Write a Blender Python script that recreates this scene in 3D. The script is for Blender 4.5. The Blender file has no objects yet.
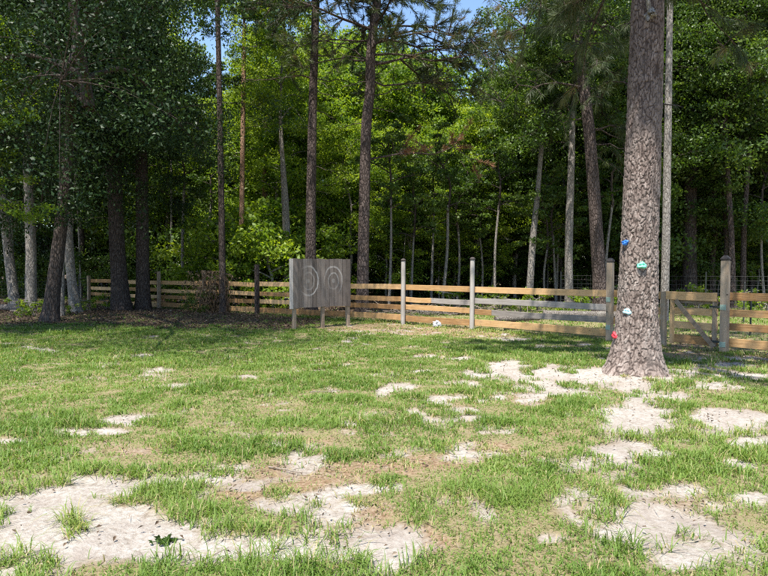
import bpy, bmesh, math
import numpy as np
from mathutils import Vector, Matrix

SC = bpy.context.scene
COL = SC.collection
rng = np.random.default_rng(7)

# ------------------------------------------------------------------ camera model
F, CX, CY, EYE = 603.0, 384.0, 288.0, 1.6
PITCH = math.atan(20.0 / F)
cp, sp = math.cos(PITCH), math.sin(PITCH)

def ray(px, py):
    a, b = (px - CX) / F, (CY - py) / F
    return np.array([a, cp + b * sp, -sp + b * cp])

def G(px, py):                      # ground point seen at a photo pixel
    d = ray(px, py); t = -EYE / d[2]
    return np.array([0, 0, EYE]) + t * d

def P(px, py, Y):                   # point seen at a photo pixel, Y metres ahead
    d = ray(px, py); t = Y / d[1]
    return np.array([0, 0, EYE]) + t * d

def project(x, y):                  # ground -> photo pixel
    z = -EYE
    dep = y * cp - z * sp
    v = y * sp + z * cp
    dep = np.maximum(dep, .2)
    return CX + F * x / dep, CY - F * v / dep

# ------------------------------------------------------------------ numpy noise
def _h(i, j, s):
    n = (i * 374761393 + j * 668265263 + s * 974634777) & 0xFFFFFFFF
    n = ((n ^ (n >> 13)) * 1274126177) & 0xFFFFFFFF
    return ((n ^ (n >> 16)) & 0xFFFF) / 65535.0

def vnoise(x, y, s=0):
    x = np.asarray(x, float); y = np.asarray(y, float)
    i = np.floor(x).astype(np.int64); j = np.floor(y).astype(np.int64)
    u = x - i; v = y - j
    u = u * u * (3 - 2 * u); v = v * v * (3 - 2 * v)
    a = _h(i, j, s) * (1 - u) + _h(i + 1, j, s) * u
    b = _h(i, j + 1, s) * (1 - u) + _h(i + 1, j + 1, s) * u
    return a * (1 - v) + b * v

def fbm(x, y, s=0, o=4):
    r = 0; a = .5; n = 0
    for k in range(o):
        r = r + a * vnoise(x * 2 ** k, y * 2 ** k, s + k * 17); n += a; a *= .5
    return r / n

def sstep(a, b, x):
    t = np.clip((x - a) / (b - a), 0, 1)
    return t * t * (3 - 2 * t)

# ------------------------------------------------------------------ object helpers
def tag(o, label=None, cat=None, group=None, kind=None):
    if label: o['label'] = label
    if cat: o['category'] = cat
    if group: o['group'] = group
    if kind: o['kind'] = kind
    return o

def thing(name, label, cat, loc=(0, 0, 0), rz=0, group=None):
    o = bpy.data.objects.new(name, None); COL.objects.link(o)
    o.empty_display_size = .2
    o.location = loc; o.rotation_euler = (0, 0, rz)
    return tag(o, label, cat, group)

def link(name, me, parent=None, loc=(0, 0, 0)):
    o = bpy.data.objects.new(name, me); COL.objects.link(o)
    o.location = loc
    if parent: o.parent = parent
    return o

class MB:
    """collects vertices and faces, builds one mesh"""
    def __init__(self): self.v = []; self.f = []; self.m = []; self.t = []; self.n = 0
    def add(self, v, f, mat=0, tint=.5):
        v = np.asarray(v, np.float32).reshape(-1, 3); f = np.asarray(f, np.int64)
        if len(v) == 0: return
        self.v.append(v); self.f.append(f + self.n); self.m.append(np.full(len(f), mat, np.int32))
        self.t.append(np.broadcast_to(np.asarray(tint, np.float32), (len(v),)).copy())
        self.n += len(v)
    def mesh(self, name, mats, smooth=True):
        me = bpy.data.meshes.new(name)
        V = np.concatenate(self.v)
        me.vertices.add(len(V)); me.vertices.foreach_set('co', V.ravel())
        idx = np.concatenate([f.ravel() for f in self.f]).astype(np.int32)
        cnt = np.concatenate([np.full(len(f), f.shape[1], np.int32) for f in self.f])
        st = np.zeros(len(cnt), np.int32); st[1:] = np.cumsum(cnt)[:-1]
        me.loops.add(len(idx)); me.loops.foreach_set('vertex_index', idx)
        me.polygons.add(len(cnt)); me.polygons.foreach_set('loop_start', st)
        me.polygons.foreach_set('material_index', np.concatenate(self.m))
        me.polygons.foreach_set('use_smooth', np.full(len(cnt), smooth, bool))
        a = me.attributes.new('tint', 'FLOAT', 'POINT')
        a.data.foreach_set('value', np.concatenate(self.t))
        for m in mats: me.materials.append(m)
        me.update(calc_edges=True)
        return me

def norm(a):
    return a / np.maximum(np.linalg.norm(a, axis=-1, keepdims=True), 1e-9)

def tube(pts, rad, n=6, cap=True):
    pts = np.asarray(pts, float); rad = np.broadcast_to(np.asarray(rad, float), (len(pts),))
    tan = norm(np.gradient(pts, axis=0))
    ref = np.array([0., 0, 1]) if abs(tan[0][2]) < .9 else np.array([1., 0, 0])
    u = norm(np.cross(tan, ref)); w = norm(np.cross(tan, u))
    a = np.linspace(0, 2 * np.pi, n, endpoint=False)
    ring = pts[:, None] + rad[:, None, None] * (np.cos(a)[None, :, None] * u[:, None] + np.sin(a)[None, :, None] * w[:, None])
    k = len(pts)
    i = np.arange(k - 1)[:, None] * n; j = np.arange(n)[None]; j2 = (j + 1) % n
    f = np.stack([i + j, i + j2, i + n + j2, i + n + j], -1).reshape(-1, 4)
    return ring.reshape(-1, 3), f

def smooth_path(pts, k=8):
    pts = np.asarray(pts, float)
    t = np.arange(len(pts)); tt = np.linspace(0, len(pts) - 1, (len(pts) - 1) * k + 1)
    out = []
    for x in tt:
        i = min(int(x), len(pts) - 2); u = x - i
        p0 = pts[max(i - 1, 0)]; p1 = pts[i]; p2 = pts[i + 1]; p3 = pts[min(i + 2, len(pts) - 1)]
        out.append(.5 * (2 * p1 + (p2 - p0) * u + (2 * p0 - 5 * p1 + 4 * p2 - p3) * u * u + (3 * p1 - p0 - 3 * p2 + p3) * u ** 3))
    return np.array(out)

def leaf_quads(mb, c, L, W, up, r, mat=0, tint=None, fold=.15):
    N = len(c)
    n = norm(r.normal(size=(N, 3)) + np.array([0, 0, up]))
    t = norm(np.cross(n, r.normal(size=(N, 3)))); b = np.cross(n, t)
    s = r.uniform(.6, 1.25, (N, 1))
    L = L * s; W = W * s
    q = np.stack([c - t * L / 2, c + b * W / 2 + n * L * fold - t * L * .08, c + t * L / 2 - n * L * .1, c - b * W / 2 + n * L * fold - t * L * .08], 1)
    if tint is None: tint = r.uniform(0, 1, N)
    mb.add(q.reshape(-1, 3), np.arange(4 * N).reshape(N, 4), mat, np.repeat(tint, 4))

def needle_tufts(mb, c, d, n, length, width, spread, r, mat=0, tint=None, droop=.0):
    """n needles fanning out of each twig end c along d"""
    N = len(c)
    cc = np.repeat(c, n, 0) ; dd = np.repeat(d, n, 0)
    dirs = norm(dd + spread * r.normal(size=(N * n, 3)) - np.array([0, 0, droop]))
    cc = cc - dd * r.uniform(0, .16, (N * n, 1))
    side = norm(np.cross(dirs, r.normal(size=(N * n, 3)))) * width * .5
    ln = length * r.uniform(.7, 1.15, (N * n, 1))
    tip = cc + dirs * ln - np.array([0, 0, 1.]) * ln * droop * .5
    mid = cc + dirs * ln * .5
    q = np.stack([cc - side * .6, mid - side, tip, mid + side], 1)
    tt = np.repeat(r.uniform(0, 1, N) if tint is None else np.broadcast_to(tint, (N,)), n * 4)
    mb.add(q.reshape(-1, 3), np.arange(4 * N * n).reshape(-1, 4), mat, tt)

# ------------------------------------------------------------------ materials
def new_mat(name):
    m = bpy.data.materials.new(name); m.use_nodes = True
    nt = m.node_tree; nt.nodes.clear()
    out = nt.nodes.new('ShaderNodeOutputMaterial')
    return m, nt, out

def N(nt, typ, **kw):
    n = nt.nodes.new(typ)
    for k, v in kw.items():
        if k.startswith('i_'):
            key = k[2:].replace('_', ' ')
            n.inputs[key].default_value = v
        else: setattr(n, k, v)
    return n

def ramp(nt, fac, stops, interp='LINEAR'):
    r = nt.nodes.new('ShaderNodeValToRGB'); r.color_ramp.interpolation = interp
    e = r.color_ramp.elements
    while len(e) < len(stops): e.new(.5)
    for x, (p, c) in zip(e, stops): x.position = p; x.color = (*c, 1)
    nt.links.new(fac, r.inputs[0]); return r.outputs[0]

def mathn(nt, op, a, b=None, clamp=False):
    m = nt.nodes.new('ShaderNodeMath'); m.operation = op; m.use_clamp = clamp
    for i, x in enumerate((a, b)):
        if x is None: continue
        if isinstance(x, (int, float)): m.inputs[i].default_value = x
        else: nt.links.new(x, m.inputs[i])
    return m.outputs[0]

def mixc(nt, fac, a, b, mode='MIX'):
    m = nt.nodes.new('ShaderNodeMix'); m.data_type = 'RGBA'; m.blend_type = mode
    for s, x in ((0, fac), (6, a), (7, b)):
        if isinstance(x, (int, float)): m.inputs[s].default_value = x
        elif isinstance(x, tuple): m.inputs[s].default_value = (*x, 1)
        else: nt.links.new(x, m.inputs[s])
    return m.outputs[2]

def attr(nt, name):
    a = nt.nodes.new('ShaderNodeAttribute'); a.attribute_name = name; return a.outputs['Fac']

def coords(nt, scale=(1, 1, 1), kind='Object'):
    tc = nt.nodes.new('ShaderNodeTexCoord'); mp = nt.nodes.new('ShaderNodeMapping')
    mp.inputs['Scale'].default_value = scale
    nt.links.new(tc.outputs[kind], mp.inputs[0]); return mp.outputs[0]

def noise(nt, vec, scale, detail=4, rough=.6, dist=0):
    n = nt.nodes.new('ShaderNodeTexNoise')
    n.inputs['Scale'].default_value = scale; n.inputs['Detail'].default_value = detail
    n.inputs['Roughness'].default_value = rough; n.inputs['Distortion'].default_value = dist
    nt.links.new(vec, n.inputs['Vector']); return n.outputs['Fac']

def bump(nt, h, strength, dist=.02):
    b = nt.nodes.new('ShaderNodeBump'); b.inputs['Strength'].default_value = strength; b.inputs['Distance'].default_value = dist
    nt.links.new(h, b.inputs['Height']); return b.outputs[0]

def leaf_mat(name, stops, trans=.35, tcol=(1.3, 1.25, .6), rough=.5, spec=.35, objvar=.25):
    m, nt, out = new_mat(name)
    t = attr(nt, 'tint')
    oi = nt.nodes.new('ShaderNodeObjectInfo')
    t = mathn(nt, 'ADD', t, mathn(nt, 'MULTIPLY', mathn(nt, 'SUBTRACT', oi.outputs['Random'], .5), objvar), True)
    c = ramp(nt, t, stops)
    p = N(nt, 'ShaderNodeBsdfPrincipled', i_Roughness=rough)
    p.inputs['Specular IOR Level'].default_value = spec
    nt.links.new(c, p.inputs['Base Color'])
    tr = nt.nodes.new('ShaderNodeBsdfTranslucent')
    nt.links.new(mixc(nt, 1., c, tcol, 'MULTIPLY'), tr.inputs['Color'])
    mx = nt.nodes.new('ShaderNodeMixShader'); mx.inputs[0].default_value = trans
    nt.links.new(p.outputs[0], mx.inputs[1]); nt.links.new(tr.outputs[0], mx.inputs[2])
    nt.links.new(mx.outputs[0], out.inputs[0])
    return m

def bark_mat(name, dark, mid, light, scale=1., vstretch=.3, bs=.8, blotch=0.35, blotch_col=(.33, .31, .27)):
    m, nt, out = new_mat(name)
    v = coords(nt, (scale, scale, scale * vstretch))
    vo = nt.nodes.new('ShaderNodeTexVoronoi'); vo.feature = 'DISTANCE_TO_EDGE'; vo.inputs['Scale'].default_value = 16
    wv = nt.nodes.new('ShaderNodeVectorMath'); wv.operation = 'ADD'
    nn = nt.nodes.new('ShaderNodeTexNoise'); nn.inputs['Scale'].default_value = 9
    nt.links.new(v, nn.inputs['Vector'])
    sc = nt.nodes.new('ShaderNodeVectorMath'); sc.operation = 'SCALE'; sc.inputs['Scale'].default_value = .075
    nt.links.new(nn.outputs['Color'], sc.inputs[0])
    nt.links.new(v, wv.inputs[0]); nt.links.new(sc.outputs[0], wv.inputs[1]); nt.links.new(wv.outputs[0], vo.inputs['Vector'])
    fine = noise(nt, v, 60, 5, .7)
    h = mathn(nt, 'ADD', mathn(nt, 'MULTIPLY', mathn(nt, 'MINIMUM', vo.outputs['Distance'], .22), 3.2), mathn(nt, 'MULTIPLY', fine, .55))
    c = ramp(nt, h, [(.12, dark), (.45, mid), (.95, light)])
    big = noise(nt, coords(nt, (1, 1, .5)), 2.6, 4, .65)
    c = mixc(nt, mathn(nt, 'MULTIPLY', mathn(nt, 'GREATER_THAN', big, .62), blotch), c, blotch_col)
    p = N(nt, 'ShaderNodeBsdfPrincipled', i_Roughness=.95)
    p.inputs['Specular IOR Level'].default_value = .15
    nt.links.new(c, p.inputs['Base Color'])
    nt.links.new(bump(nt, h, bs, .03), p.inputs['Normal'])
    nt.links.new(p.outputs[0], out.inputs[0])
    return m

def wood_mat(name, dark, mid, light, grain=30., var=.35, axis='X', knots=True, weather=(.3, .28, .26), weath=0.25):
    m, nt, out = new_mat(name)
    s = {'X': (.05, 1, 1), 'Z': (1, 1, .05)}[axis]
    oi = nt.nodes.new('ShaderNodeObjectInfo')
    tc = nt.nodes.new('ShaderNodeTexCoord')
    ad = nt.nodes.new('ShaderNodeVectorMath'); ad.operation = 'ADD'
    cx = nt.nodes.new('ShaderNodeCombineXYZ')
    for k in range(3): nt.links.new(mathn(nt, 'MULTIPLY', oi.outputs['Random'], 37. + 11 * k), cx.inputs[k])
    nt.links.new(tc.outputs['Object'], ad.inputs[0]); nt.links.new(cx.outputs[0], ad.inputs[1])
    mp = nt.nodes.new('ShaderNodeMapping'); mp.inputs['Scale'].default_value = s
    nt.links.new(ad.outputs[0], mp.inputs[0])
    g = noise(nt, mp.outputs[0], grain * 1.6, 6, .7, .6)
    b = noise(nt, ad.outputs[0], 2.2, 4, .6)
    f = mathn(nt, 'ADD', mathn(nt, 'MULTIPLY', g, .75), mathn(nt, 'MULTIPLY', b, .3))
    f = mathn(nt, 'ADD', f, mathn(nt, 'MULTIPLY', mathn(nt, 'SUBTRACT', oi.outputs['Random'], .5), var))
    c = ramp(nt, f, [(.28, dark), (.52, mid), (.78, light)])
    w = noise(nt, ad.outputs[0], 5, 6, .75)
    c = mixc(nt, mathn(nt, 'MULTIPLY', mathn(nt, 'MULTIPLY', mathn(nt, 'SUBTRACT', w, .5, True), 6., True), weath), c, weather)
    if knots:
        vo = nt.nodes.new('ShaderNodeTexVoronoi'); vo.inputs['Scale'].default_value = 3.2
        nt.links.new(ad.outputs[0], vo.inputs['Vector'])
        kf = mathn(nt, 'LESS_THAN', vo.outputs['Distance'], .055)
        c = mixc(nt, mathn(nt, 'MULTIPLY', kf, .8), c, tuple(x * .5 for x in dark))
    p = N(nt, 'ShaderNodeBsdfPrincipled', i_Roughness=.85)
    p.inputs['Specular IOR Level'].default_value = .2
    nt.links.new(c, p.inputs['Base Color']); nt.links.new(bump(nt, g, .35, .004), p.inputs['Normal'])
    nt.links.new(p.outputs[0], out.inputs[0])
    return m

def plain_mat(name, col, rough=.6, var=.2, scale=20, spec=.3, metal=0):
    m, nt, out = new_mat(name)
    n = noise(nt, coords(nt), scale, 4, .6)
    c = ramp(nt, n, [(.3, tuple(x * (1 - var) for x in col)), (.7, tuple(min(1, x * (1 + var)) for x in col))])
    p = N(nt, 'ShaderNodeBsdfPrincipled', i_Roughness=rough, i_Metallic=metal)
    p.inputs['Specular IOR Level'].default_value = spec
    nt.links.new(c, p.inputs['Base Color']); nt.links.new(bump(nt, n, .15, .003), p.inputs['Normal'])
    nt.links.new(p.outputs[0], out.inputs[0]); return m

M = {}
M['oak'] = leaf_mat('oak_leaf', [(0, (.008, .021, .006)), (.6, (.018, .042, .009)), (.9, (.042, .08, .015)), (1, (.10, .15, .028))], .13, (1.3, 1.3, .5), .5, .22)  # greens darkened so the canopy's shaded underside is painted into the leaves
M['bright'] = leaf_mat('sunlit_leaf', [(0, (.06, .13, .014)), (.5, (.165, .258, .025)), (1, (.295, .375, .046))], .48, (1.6, 1.52, .47), .5, .35)  # greens raised, painting the sunlight on lit crowns into the leaf colour
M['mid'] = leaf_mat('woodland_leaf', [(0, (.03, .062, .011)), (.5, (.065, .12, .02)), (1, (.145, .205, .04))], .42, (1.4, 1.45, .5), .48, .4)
M['pine'] = leaf_mat('pine_needle', [(0, (.03, .05, .016)), (.6, (.06, .085, .028)), (.93, (.10, .12, .045)), (1, (.16, .12, .06))], .25, (1.2, 1.2, .6), .5, .35)
M['deadneedle'] = leaf_mat('dead_needle', [(0, (.12, .06, .03)), (1, (.24, .12, .06))], .2, (1, 1, 1), .7, .2)
M['grass'] = leaf_mat('grass_blade', [(0, (.085, .155, .025)), (.45, (.16, .25, .048)), (.72, (.245, .31, .085)), (.86, (.36, .31, .15)), (1, (.44, .35, .2))], .4, (1.2, 1.2, .6), .55, .3, 0)
M['litter'] = leaf_mat('dead_leaf', [(0, (.05, .033, .022)), (.5, (.12, .08, .05)), (.8, (.2, .145, .1)), (1, (.34, .29, .23))], .1, (1, 1, 1), .8, .2, 0)
M['bark_pine'] = bark_mat('pine_bark', (.02, .015, .013), (.062, .046, .04), (.125, .097, .085), 1.1, .35, 1., .25, (.22, .175, .15))  # tones lowered to paint in the shade that crowns cast on trunks
M['bark_big'] = bark_mat('plated_pine_bark', (.05, .036, .03), (.17, .125, .105), (.36, .295, .255), 1.15, .5, .9, .45, (.36, .30, .26))
M['bark_dark'] = bark_mat('dark_bark', (.022, .017, .014), (.055, .042, .036), (.10, .08, .07), 1.2, .25, .9, .2, (.10, .09, .075))
M['bark_grey'] = bark_mat('grey_bark', (.07, .06, .052), (.17, .15, .13), (.29, .265, .235), 1.6, .25, .6, .5, (.42, .40, .36))
M['bark_tan'] = bark_mat('tan_pine_bark', (.12, .06, .035), (.28, .165, .10), (.42, .28, .19), 1.4, .3, .8, .2, (.3, .2, .14))
M['rail'] = wood_mat('rail_wood', (.22, .118, .048), (.45, .268, .118), (.60, .40, .21), 30, .5, weath=.5, weather=(.24, .17, .11))
M['rail_grey'] = wood_mat('weathered_rail', (.14, .12, .105), (.27, .24, .215), (.4, .37, .34), 30, .3, weath=.2)
M['post'] = wood_mat('post_wood', (.14, .10, .068), (.26, .195, .135), (.37, .29, .21), 24, .3, 'Z', weath=.4, weather=(.27, .25, .21))
M['post_grey'] = wood_mat('weathered_post', (.2, .185, .165), (.33, .305, .27), (.44, .41, .375), 24, .2, 'Z', False)
M['cap'] = plain_mat('dark_cap', (.06, .05, .045), .8)
M['hinge'] = plain_mat('verdigris_plate', (.25, .33, .27), .6, .25)
M['steel'] = plain_mat('dark_steel', (.025, .03, .027), .6, .3, 20, .4)
M['wire'] = plain_mat('wire', (.05, .05, .048), .6, .3)
M['sidebrd'] = wood_mat('pale_edge_board', (.26, .22, .19), (.43, .385, .345), (.55, .51, .47), 26, .1, 'Z', False)
M['log'] = bark_mat('log_bark', (.045, .038, .032), (.12, .103, .088), (.23, .205, .18), 1.5, 1, .7)
M['vine'] = plain_mat('dead_vine', (.16, .105, .065), .9, .4)
M['twig'] = plain_mat('twig', (.2, .165, .13), .9, .4)

# target board: weathered planks with two chalk targets
def board_mat(cent):
    m, nt, out = new_mat('weathered_planks')
    tc = nt.nodes.new('ShaderNodeTexCoord'); sx = nt.nodes.new('ShaderNodeSeparateXYZ')
    nt.links.new(tc.outputs['Object'], sx.inputs[0])
    pl = mathn(nt, 'FLOOR', mathn(nt, 'DIVIDE', sx.outputs[0], .141))
    wn = nt.nodes.new('ShaderNodeTexWhiteNoise'); wn.noise_dimensions = '1D'; nt.links.new(pl, wn.inputs['W'])
    mp = nt.nodes.new('ShaderNodeMapping'); mp.inputs['Scale'].default_value = (1, 1, .045)
    cx = nt.nodes.new('ShaderNodeCombineXYZ')
    nt.links.new(sx.outputs[0], cx.inputs[0]); nt.links.new(wn.outputs[0], cx.inputs[1])
    nt.links.new(mathn(nt, 'ADD', sx.outputs[2], mathn(nt, 'MULTIPLY', wn.outputs[0], 9)), cx.inputs[2])
    nt.links.new(cx.outputs[0], mp.inputs[0])
    g = noise(nt, mp.outputs[0], 42, 7, .72, .5)
    b = noise(nt, tc.outputs['Object'], 3.5, 5, .65)
    f = mathn(nt, 'ADD', mathn(nt, 'MULTIPLY', g, .8), mathn(nt, 'MULTIPLY', b, .25))
    f = mathn(nt, 'ADD', f, mathn(nt, 'MULTIPLY', mathn(nt, 'SUBTRACT', wn.outputs[0], .5), .16))
    c = ramp(nt, f, [(.3, (.055, .043, .036)), (.52, (.155, .127, .107)), (.75, (.265, .225, .195))])
    fr = mathn(nt, 'ABSOLUTE', mathn(nt, 'SUBTRACT', mathn(nt, 'FRACT', mathn(nt, 'DIVIDE', sx.outputs[0], .141)), .5))
    c = mixc(nt, mathn(nt, 'MULTIPLY', mathn(nt, 'GREATER_THAN', fr, .468), .75), c, (.035, .03, .026))
    # boards turn browner towards the foot
    low = mathn(nt, 'MULTIPLY', mathn(nt, 'SUBTRACT', .30, mathn(nt, 'ADD', sx.outputs[2], mathn(nt, 'MULTIPLY', mathn(nt, 'SUBTRACT', g, .5), .5))), 2.6, True)
    c = mixc(nt, mathn(nt, 'MULTIPLY', low, .32), c, (.15, .085, .05))
    wob = noise(nt, tc.outputs['Object'], 6, 3, .6)
    brk = noise(nt, tc.outputs['Object'], 9, 6, .75)
    paint = None
    for (x0, z0, rings, ph) in cent:
        dx = mathn(nt, 'SUBTRACT', sx.outputs[0], x0); dz = mathn(nt, 'SUBTRACT', sx.outputs[2], z0)
        dz = mathn(nt, 'MULTIPLY', dz, .78)
        d = mathn(nt, 'SQRT', mathn(nt, 'ADD', mathn(nt, 'MULTIPLY', dx, dx), mathn(nt, 'MULTIPLY', dz, dz)))
        d = mathn(nt, 'ADD', d, mathn(nt, 'MULTIPLY', mathn(nt, 'SUBTRACT', wob, .5), .075))
        # the chalk has worn away on part of each ring
        ang = mathn(nt, 'COSINE', mathn(nt, 'SUBTRACT', mathn(nt, 'ARCTAN2', dz, dx), ph))
        for r0, w, s, k in rings:
            e = mathn(nt, 'SUBTRACT', 1., mathn(nt, 'DIVIDE', mathn(nt, 'ABSOLUTE', mathn(nt, 'SUBTRACT', d, r0)), w), True)
            e = mathn(nt, 'MULTIPLY', mathn(nt, 'MULTIPLY', e, 2.2, True), s)
            wear = mathn(nt, 'ADD', .5, mathn(nt, 'MULTIPLY', ang, k), True)
            e = mathn(nt, 'MULTIPLY', e, wear)
            paint = e if paint is None else mathn(nt, 'MAXIMUM', paint, e)
    chip = mathn(nt, 'MULTIPLY', mathn(nt, 'SUBTRACT', mathn(nt, 'ADD', brk, mathn(nt, 'MULTIPLY', g, .5)), .5), 4., True)
    c = mixc(nt, mathn(nt, 'MULTIPLY', paint, chip), c, (.47, .44, .405))
    p = N(nt, 'ShaderNodeBsdfPrincipled', i_Roughness=.9); p.inputs['Specular IOR Level'].default_value = .15
    nt.links.new(c, p.inputs['Base Color']); nt.links.new(bump(nt, g, .5, .005), p.inputs['Normal'])
    nt.links.new(p.outputs[0], out.inputs[0]); return m

# ------------------------------------------------------------------ ground masks
# patches given where the lawn is worn: (px, py, rx, ry, strength) in photo pixels on the ground
SAND = [(45, 508, 95, 30, 1), (140, 538, 105, 22, 1), (225, 548, 90, 17, 1), (305, 553, 50, 12, .9), (105, 488, 55, 16, .9), (10, 535, 45, 14, .9),
        (150, 466, 22, 5, .5), (95, 431, 28, 4, .95), (130, 421, 9, 2.5, .8), (62, 432, 16, 3, .7), (15, 440, 22, 3.5, .8), (205, 462, 20, 4, .45),
        (250, 377, 22, 2, .8), (292, 375, 14, 2, .8), (350, 424, 13, 3, .7), (302, 452, 16, 3.5, .5), (325, 456, 14, 3.5, .6), (15, 370, 25, 2.5, .5),
        (400, 386, 26, 4, .85), (430, 398, 16, 4, .75), (470, 381, 18, 3.5, .6), (355, 490, 42, 7, .8), (388, 487, 22, 5, .8), (310, 510, 60, 12, .55),
        (530, 372, 68, 8, 1), (600, 378, 75, 8, 1), (510, 366, 34, 7, .9), (555, 385, 50, 7, .8), (640, 387, 34, 6, .9), (525, 400, 20, 7, .6),
        (640, 410, 40, 10, .9), (635, 430, 46, 13, 1), (625, 450, 46, 12, 1), (600, 462, 20, 6, .7), (665, 455, 36, 9, .8), (690, 437, 26, 6, .7), (672, 395, 26, 4, .7),
        (755, 495, 34, 30, .6), (730, 462, 40, 8, .8), (765, 440, 22, 6, .6), (720, 410, 26, 4, .45), (745, 545, 40, 16, .6), (655, 522, 44, 16, .75), (600, 492, 40, 9, .7), (540, 535, 44, 14, .5), (560, 500, 30, 7, .45),
        (700, 375, 80, 10, .55), (745, 362, 50, 9, .5), (690, 487, 30, 8, .5), (635, 425, 50, 22, .95), (655, 398, 36, 10, .9), (610, 455, 44, 14, .85), (750, 495, 45, 36, .42), (610, 530, 110, 34, .45), (520, 385, 90, 14, .6), (700, 440, 70, 16, .5), (470, 455, 60, 8, .35), (190, 478, 80, 14, .55), (440, 500, 30, 7, .4), (40, 460, 35, 5, .4), (395, 545, 38, 16, .55), (20, 574, 40, 6, .7), (330, 572, 40, 6, .6),
        (425, 420, 34, 3, .45), (505, 430, 40, 5, .4), (700, 520, 26, 8, .5), (200, 400, 30, 2.5, .35), (575, 415, 24, 4, .4), (460, 410, 22, 3, .35), (270, 402, 24, 2.5, .3), (60, 398, 30, 2.5, .35)]
THATCH = [(380, 470, 60, 13, 1), (300, 478, 80, 22, .8), (440, 462, 52, 13, 1), (490, 450, 42, 10, .8), (470, 500, 24, 9, .7), (360, 510, 50, 20, .7), (240, 490, 50, 20, .7), (530, 400, 35, 12, .8), (420, 540, 60, 18, .7), (180, 462, 50, 9, .6),
          (264, 405, 22, 4, .6), (420, 352, 70, 5, .25), (560, 520, 80, 30, .45), (680, 500, 60, 30, .4), (130, 450, 60, 9, .4), (740, 400, 50, 14, .4), (620, 560, 80, 18, .4), (440, 400, 90, 14, .4), (560, 432, 60, 14, .5), (320, 440, 60, 12, .45), (90, 412, 60, 5, .4),
          (375, 328, 45, 5, 1.2), (430, 331, 50, 5, 1.2), (480, 335, 40, 4, 1.), (330, 328, 30, 4, .8), (690, 352, 60, 8, .9), (760, 362, 40, 10, .8), (560, 346, 60, 4, .5), (635, 379, 42, 7, 1.1)]

def ell(px, py, table):
    v = np.zeros_like(px)
    for x, y, rx, ry, s in table:
        d = np.sqrt(((px - x) / rx) ** 2 + ((py - y) / ry) ** 2)
        v = np.maximum(v, s * np.clip(1.35 - d, 0, 1.2))
    return v

RFENCE = [(0.54, 17.2), (2.28, 15.6), (4.87, 13.0), (6.42, 11.35)]
def fence_y(x):
    xs = [-30, -12.7, -8.8, -4.3, .54, 2.28, 4.87, 6.42, 12]
    ys = [37, 26, 23.5, 20.5, 17.2, 15.6, 13.0, 11.35, 5.6]
    return np.interp(x, xs, ys)

def masks(x, y):
    x = np.asarray(x, float); y = np.asarray(y, float)
    px, py = project(x, y)
    n1 = fbm(x * 1.1, y * 1.1, 3, 4) - .5; n2 = fbm(x * 5, y * 5, 9, 3) - .5; n3 = fbm(x * .45, y * .45, 21, 3) - .5
    front = y < fence_y(x) - .1
    s = ell(px, py, SAND) + n1 * 1.25 + n2 * 1.0 + .21
    s = s + np.where((y > 2) & front, np.clip(n1 - .08, 0, 1) * (1.2 + 1.6 * sstep(-1, 5, x) * sstep(12, 5, y)), -.3)     # stray worn spots
    s = s + .75 * sstep(.62, .78, fbm(x * 3.1, y * 3.1, 63, 2)) * front * (.4 + .6 * sstep(-4, 3, x))
    sand = sstep(.02, .95, s)
    th = ell(px, py, THATCH) + n1 * 1.2 + n2 * .7 + .02
    thatch = sstep(.2, .75, th)
    # leaf litter: under the left grove, along the fence foot and in the wood
    fd = fence_y(x) - y
    edge = np.interp(px, [-200, 0, 100, 180, 290, 345, 420, 480, 540, 600, 660, 768, 900], [327, 325, 326, 329, 329, 319, 316, 316, 316, 318, 318, 318, 318])
    lit = sstep(-2.5, 2.5, edge - py + (n1 + n2 * .6) * 9)
    wood = sstep(1.0, 4.0, -fd + n3 * 5) * np.where(x < 0.5, 1, sstep(25.5, 29.5, y + n3 * 6))
    litter = np.where(front, lit, np.maximum(wood, .25 * lit * (x < 2)))
    return sand * (1 - litter * .6), thatch, litter

def gz(x, y):
    x = np.asarray(x, float); y = np.asarray(y, float)
    z = (fbm(x * 2.2, y * 2.2, 5, 3) - .5) * .035 + (fbm(x * 7, y * 7, 8, 3) - .5) * .016
    d = np.hypot(x - 3.72, y - 9.05)
    z = z + .07 * np.exp(-(d / .9) ** 2)
    z = z + .10 * np.exp(-((x + 11) / 5) ** 2 - ((y - 20.5) / 2.2) ** 2) * (.4 + fbm(x * 1.3, y * 1.3, 50, 3))
    return z

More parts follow.
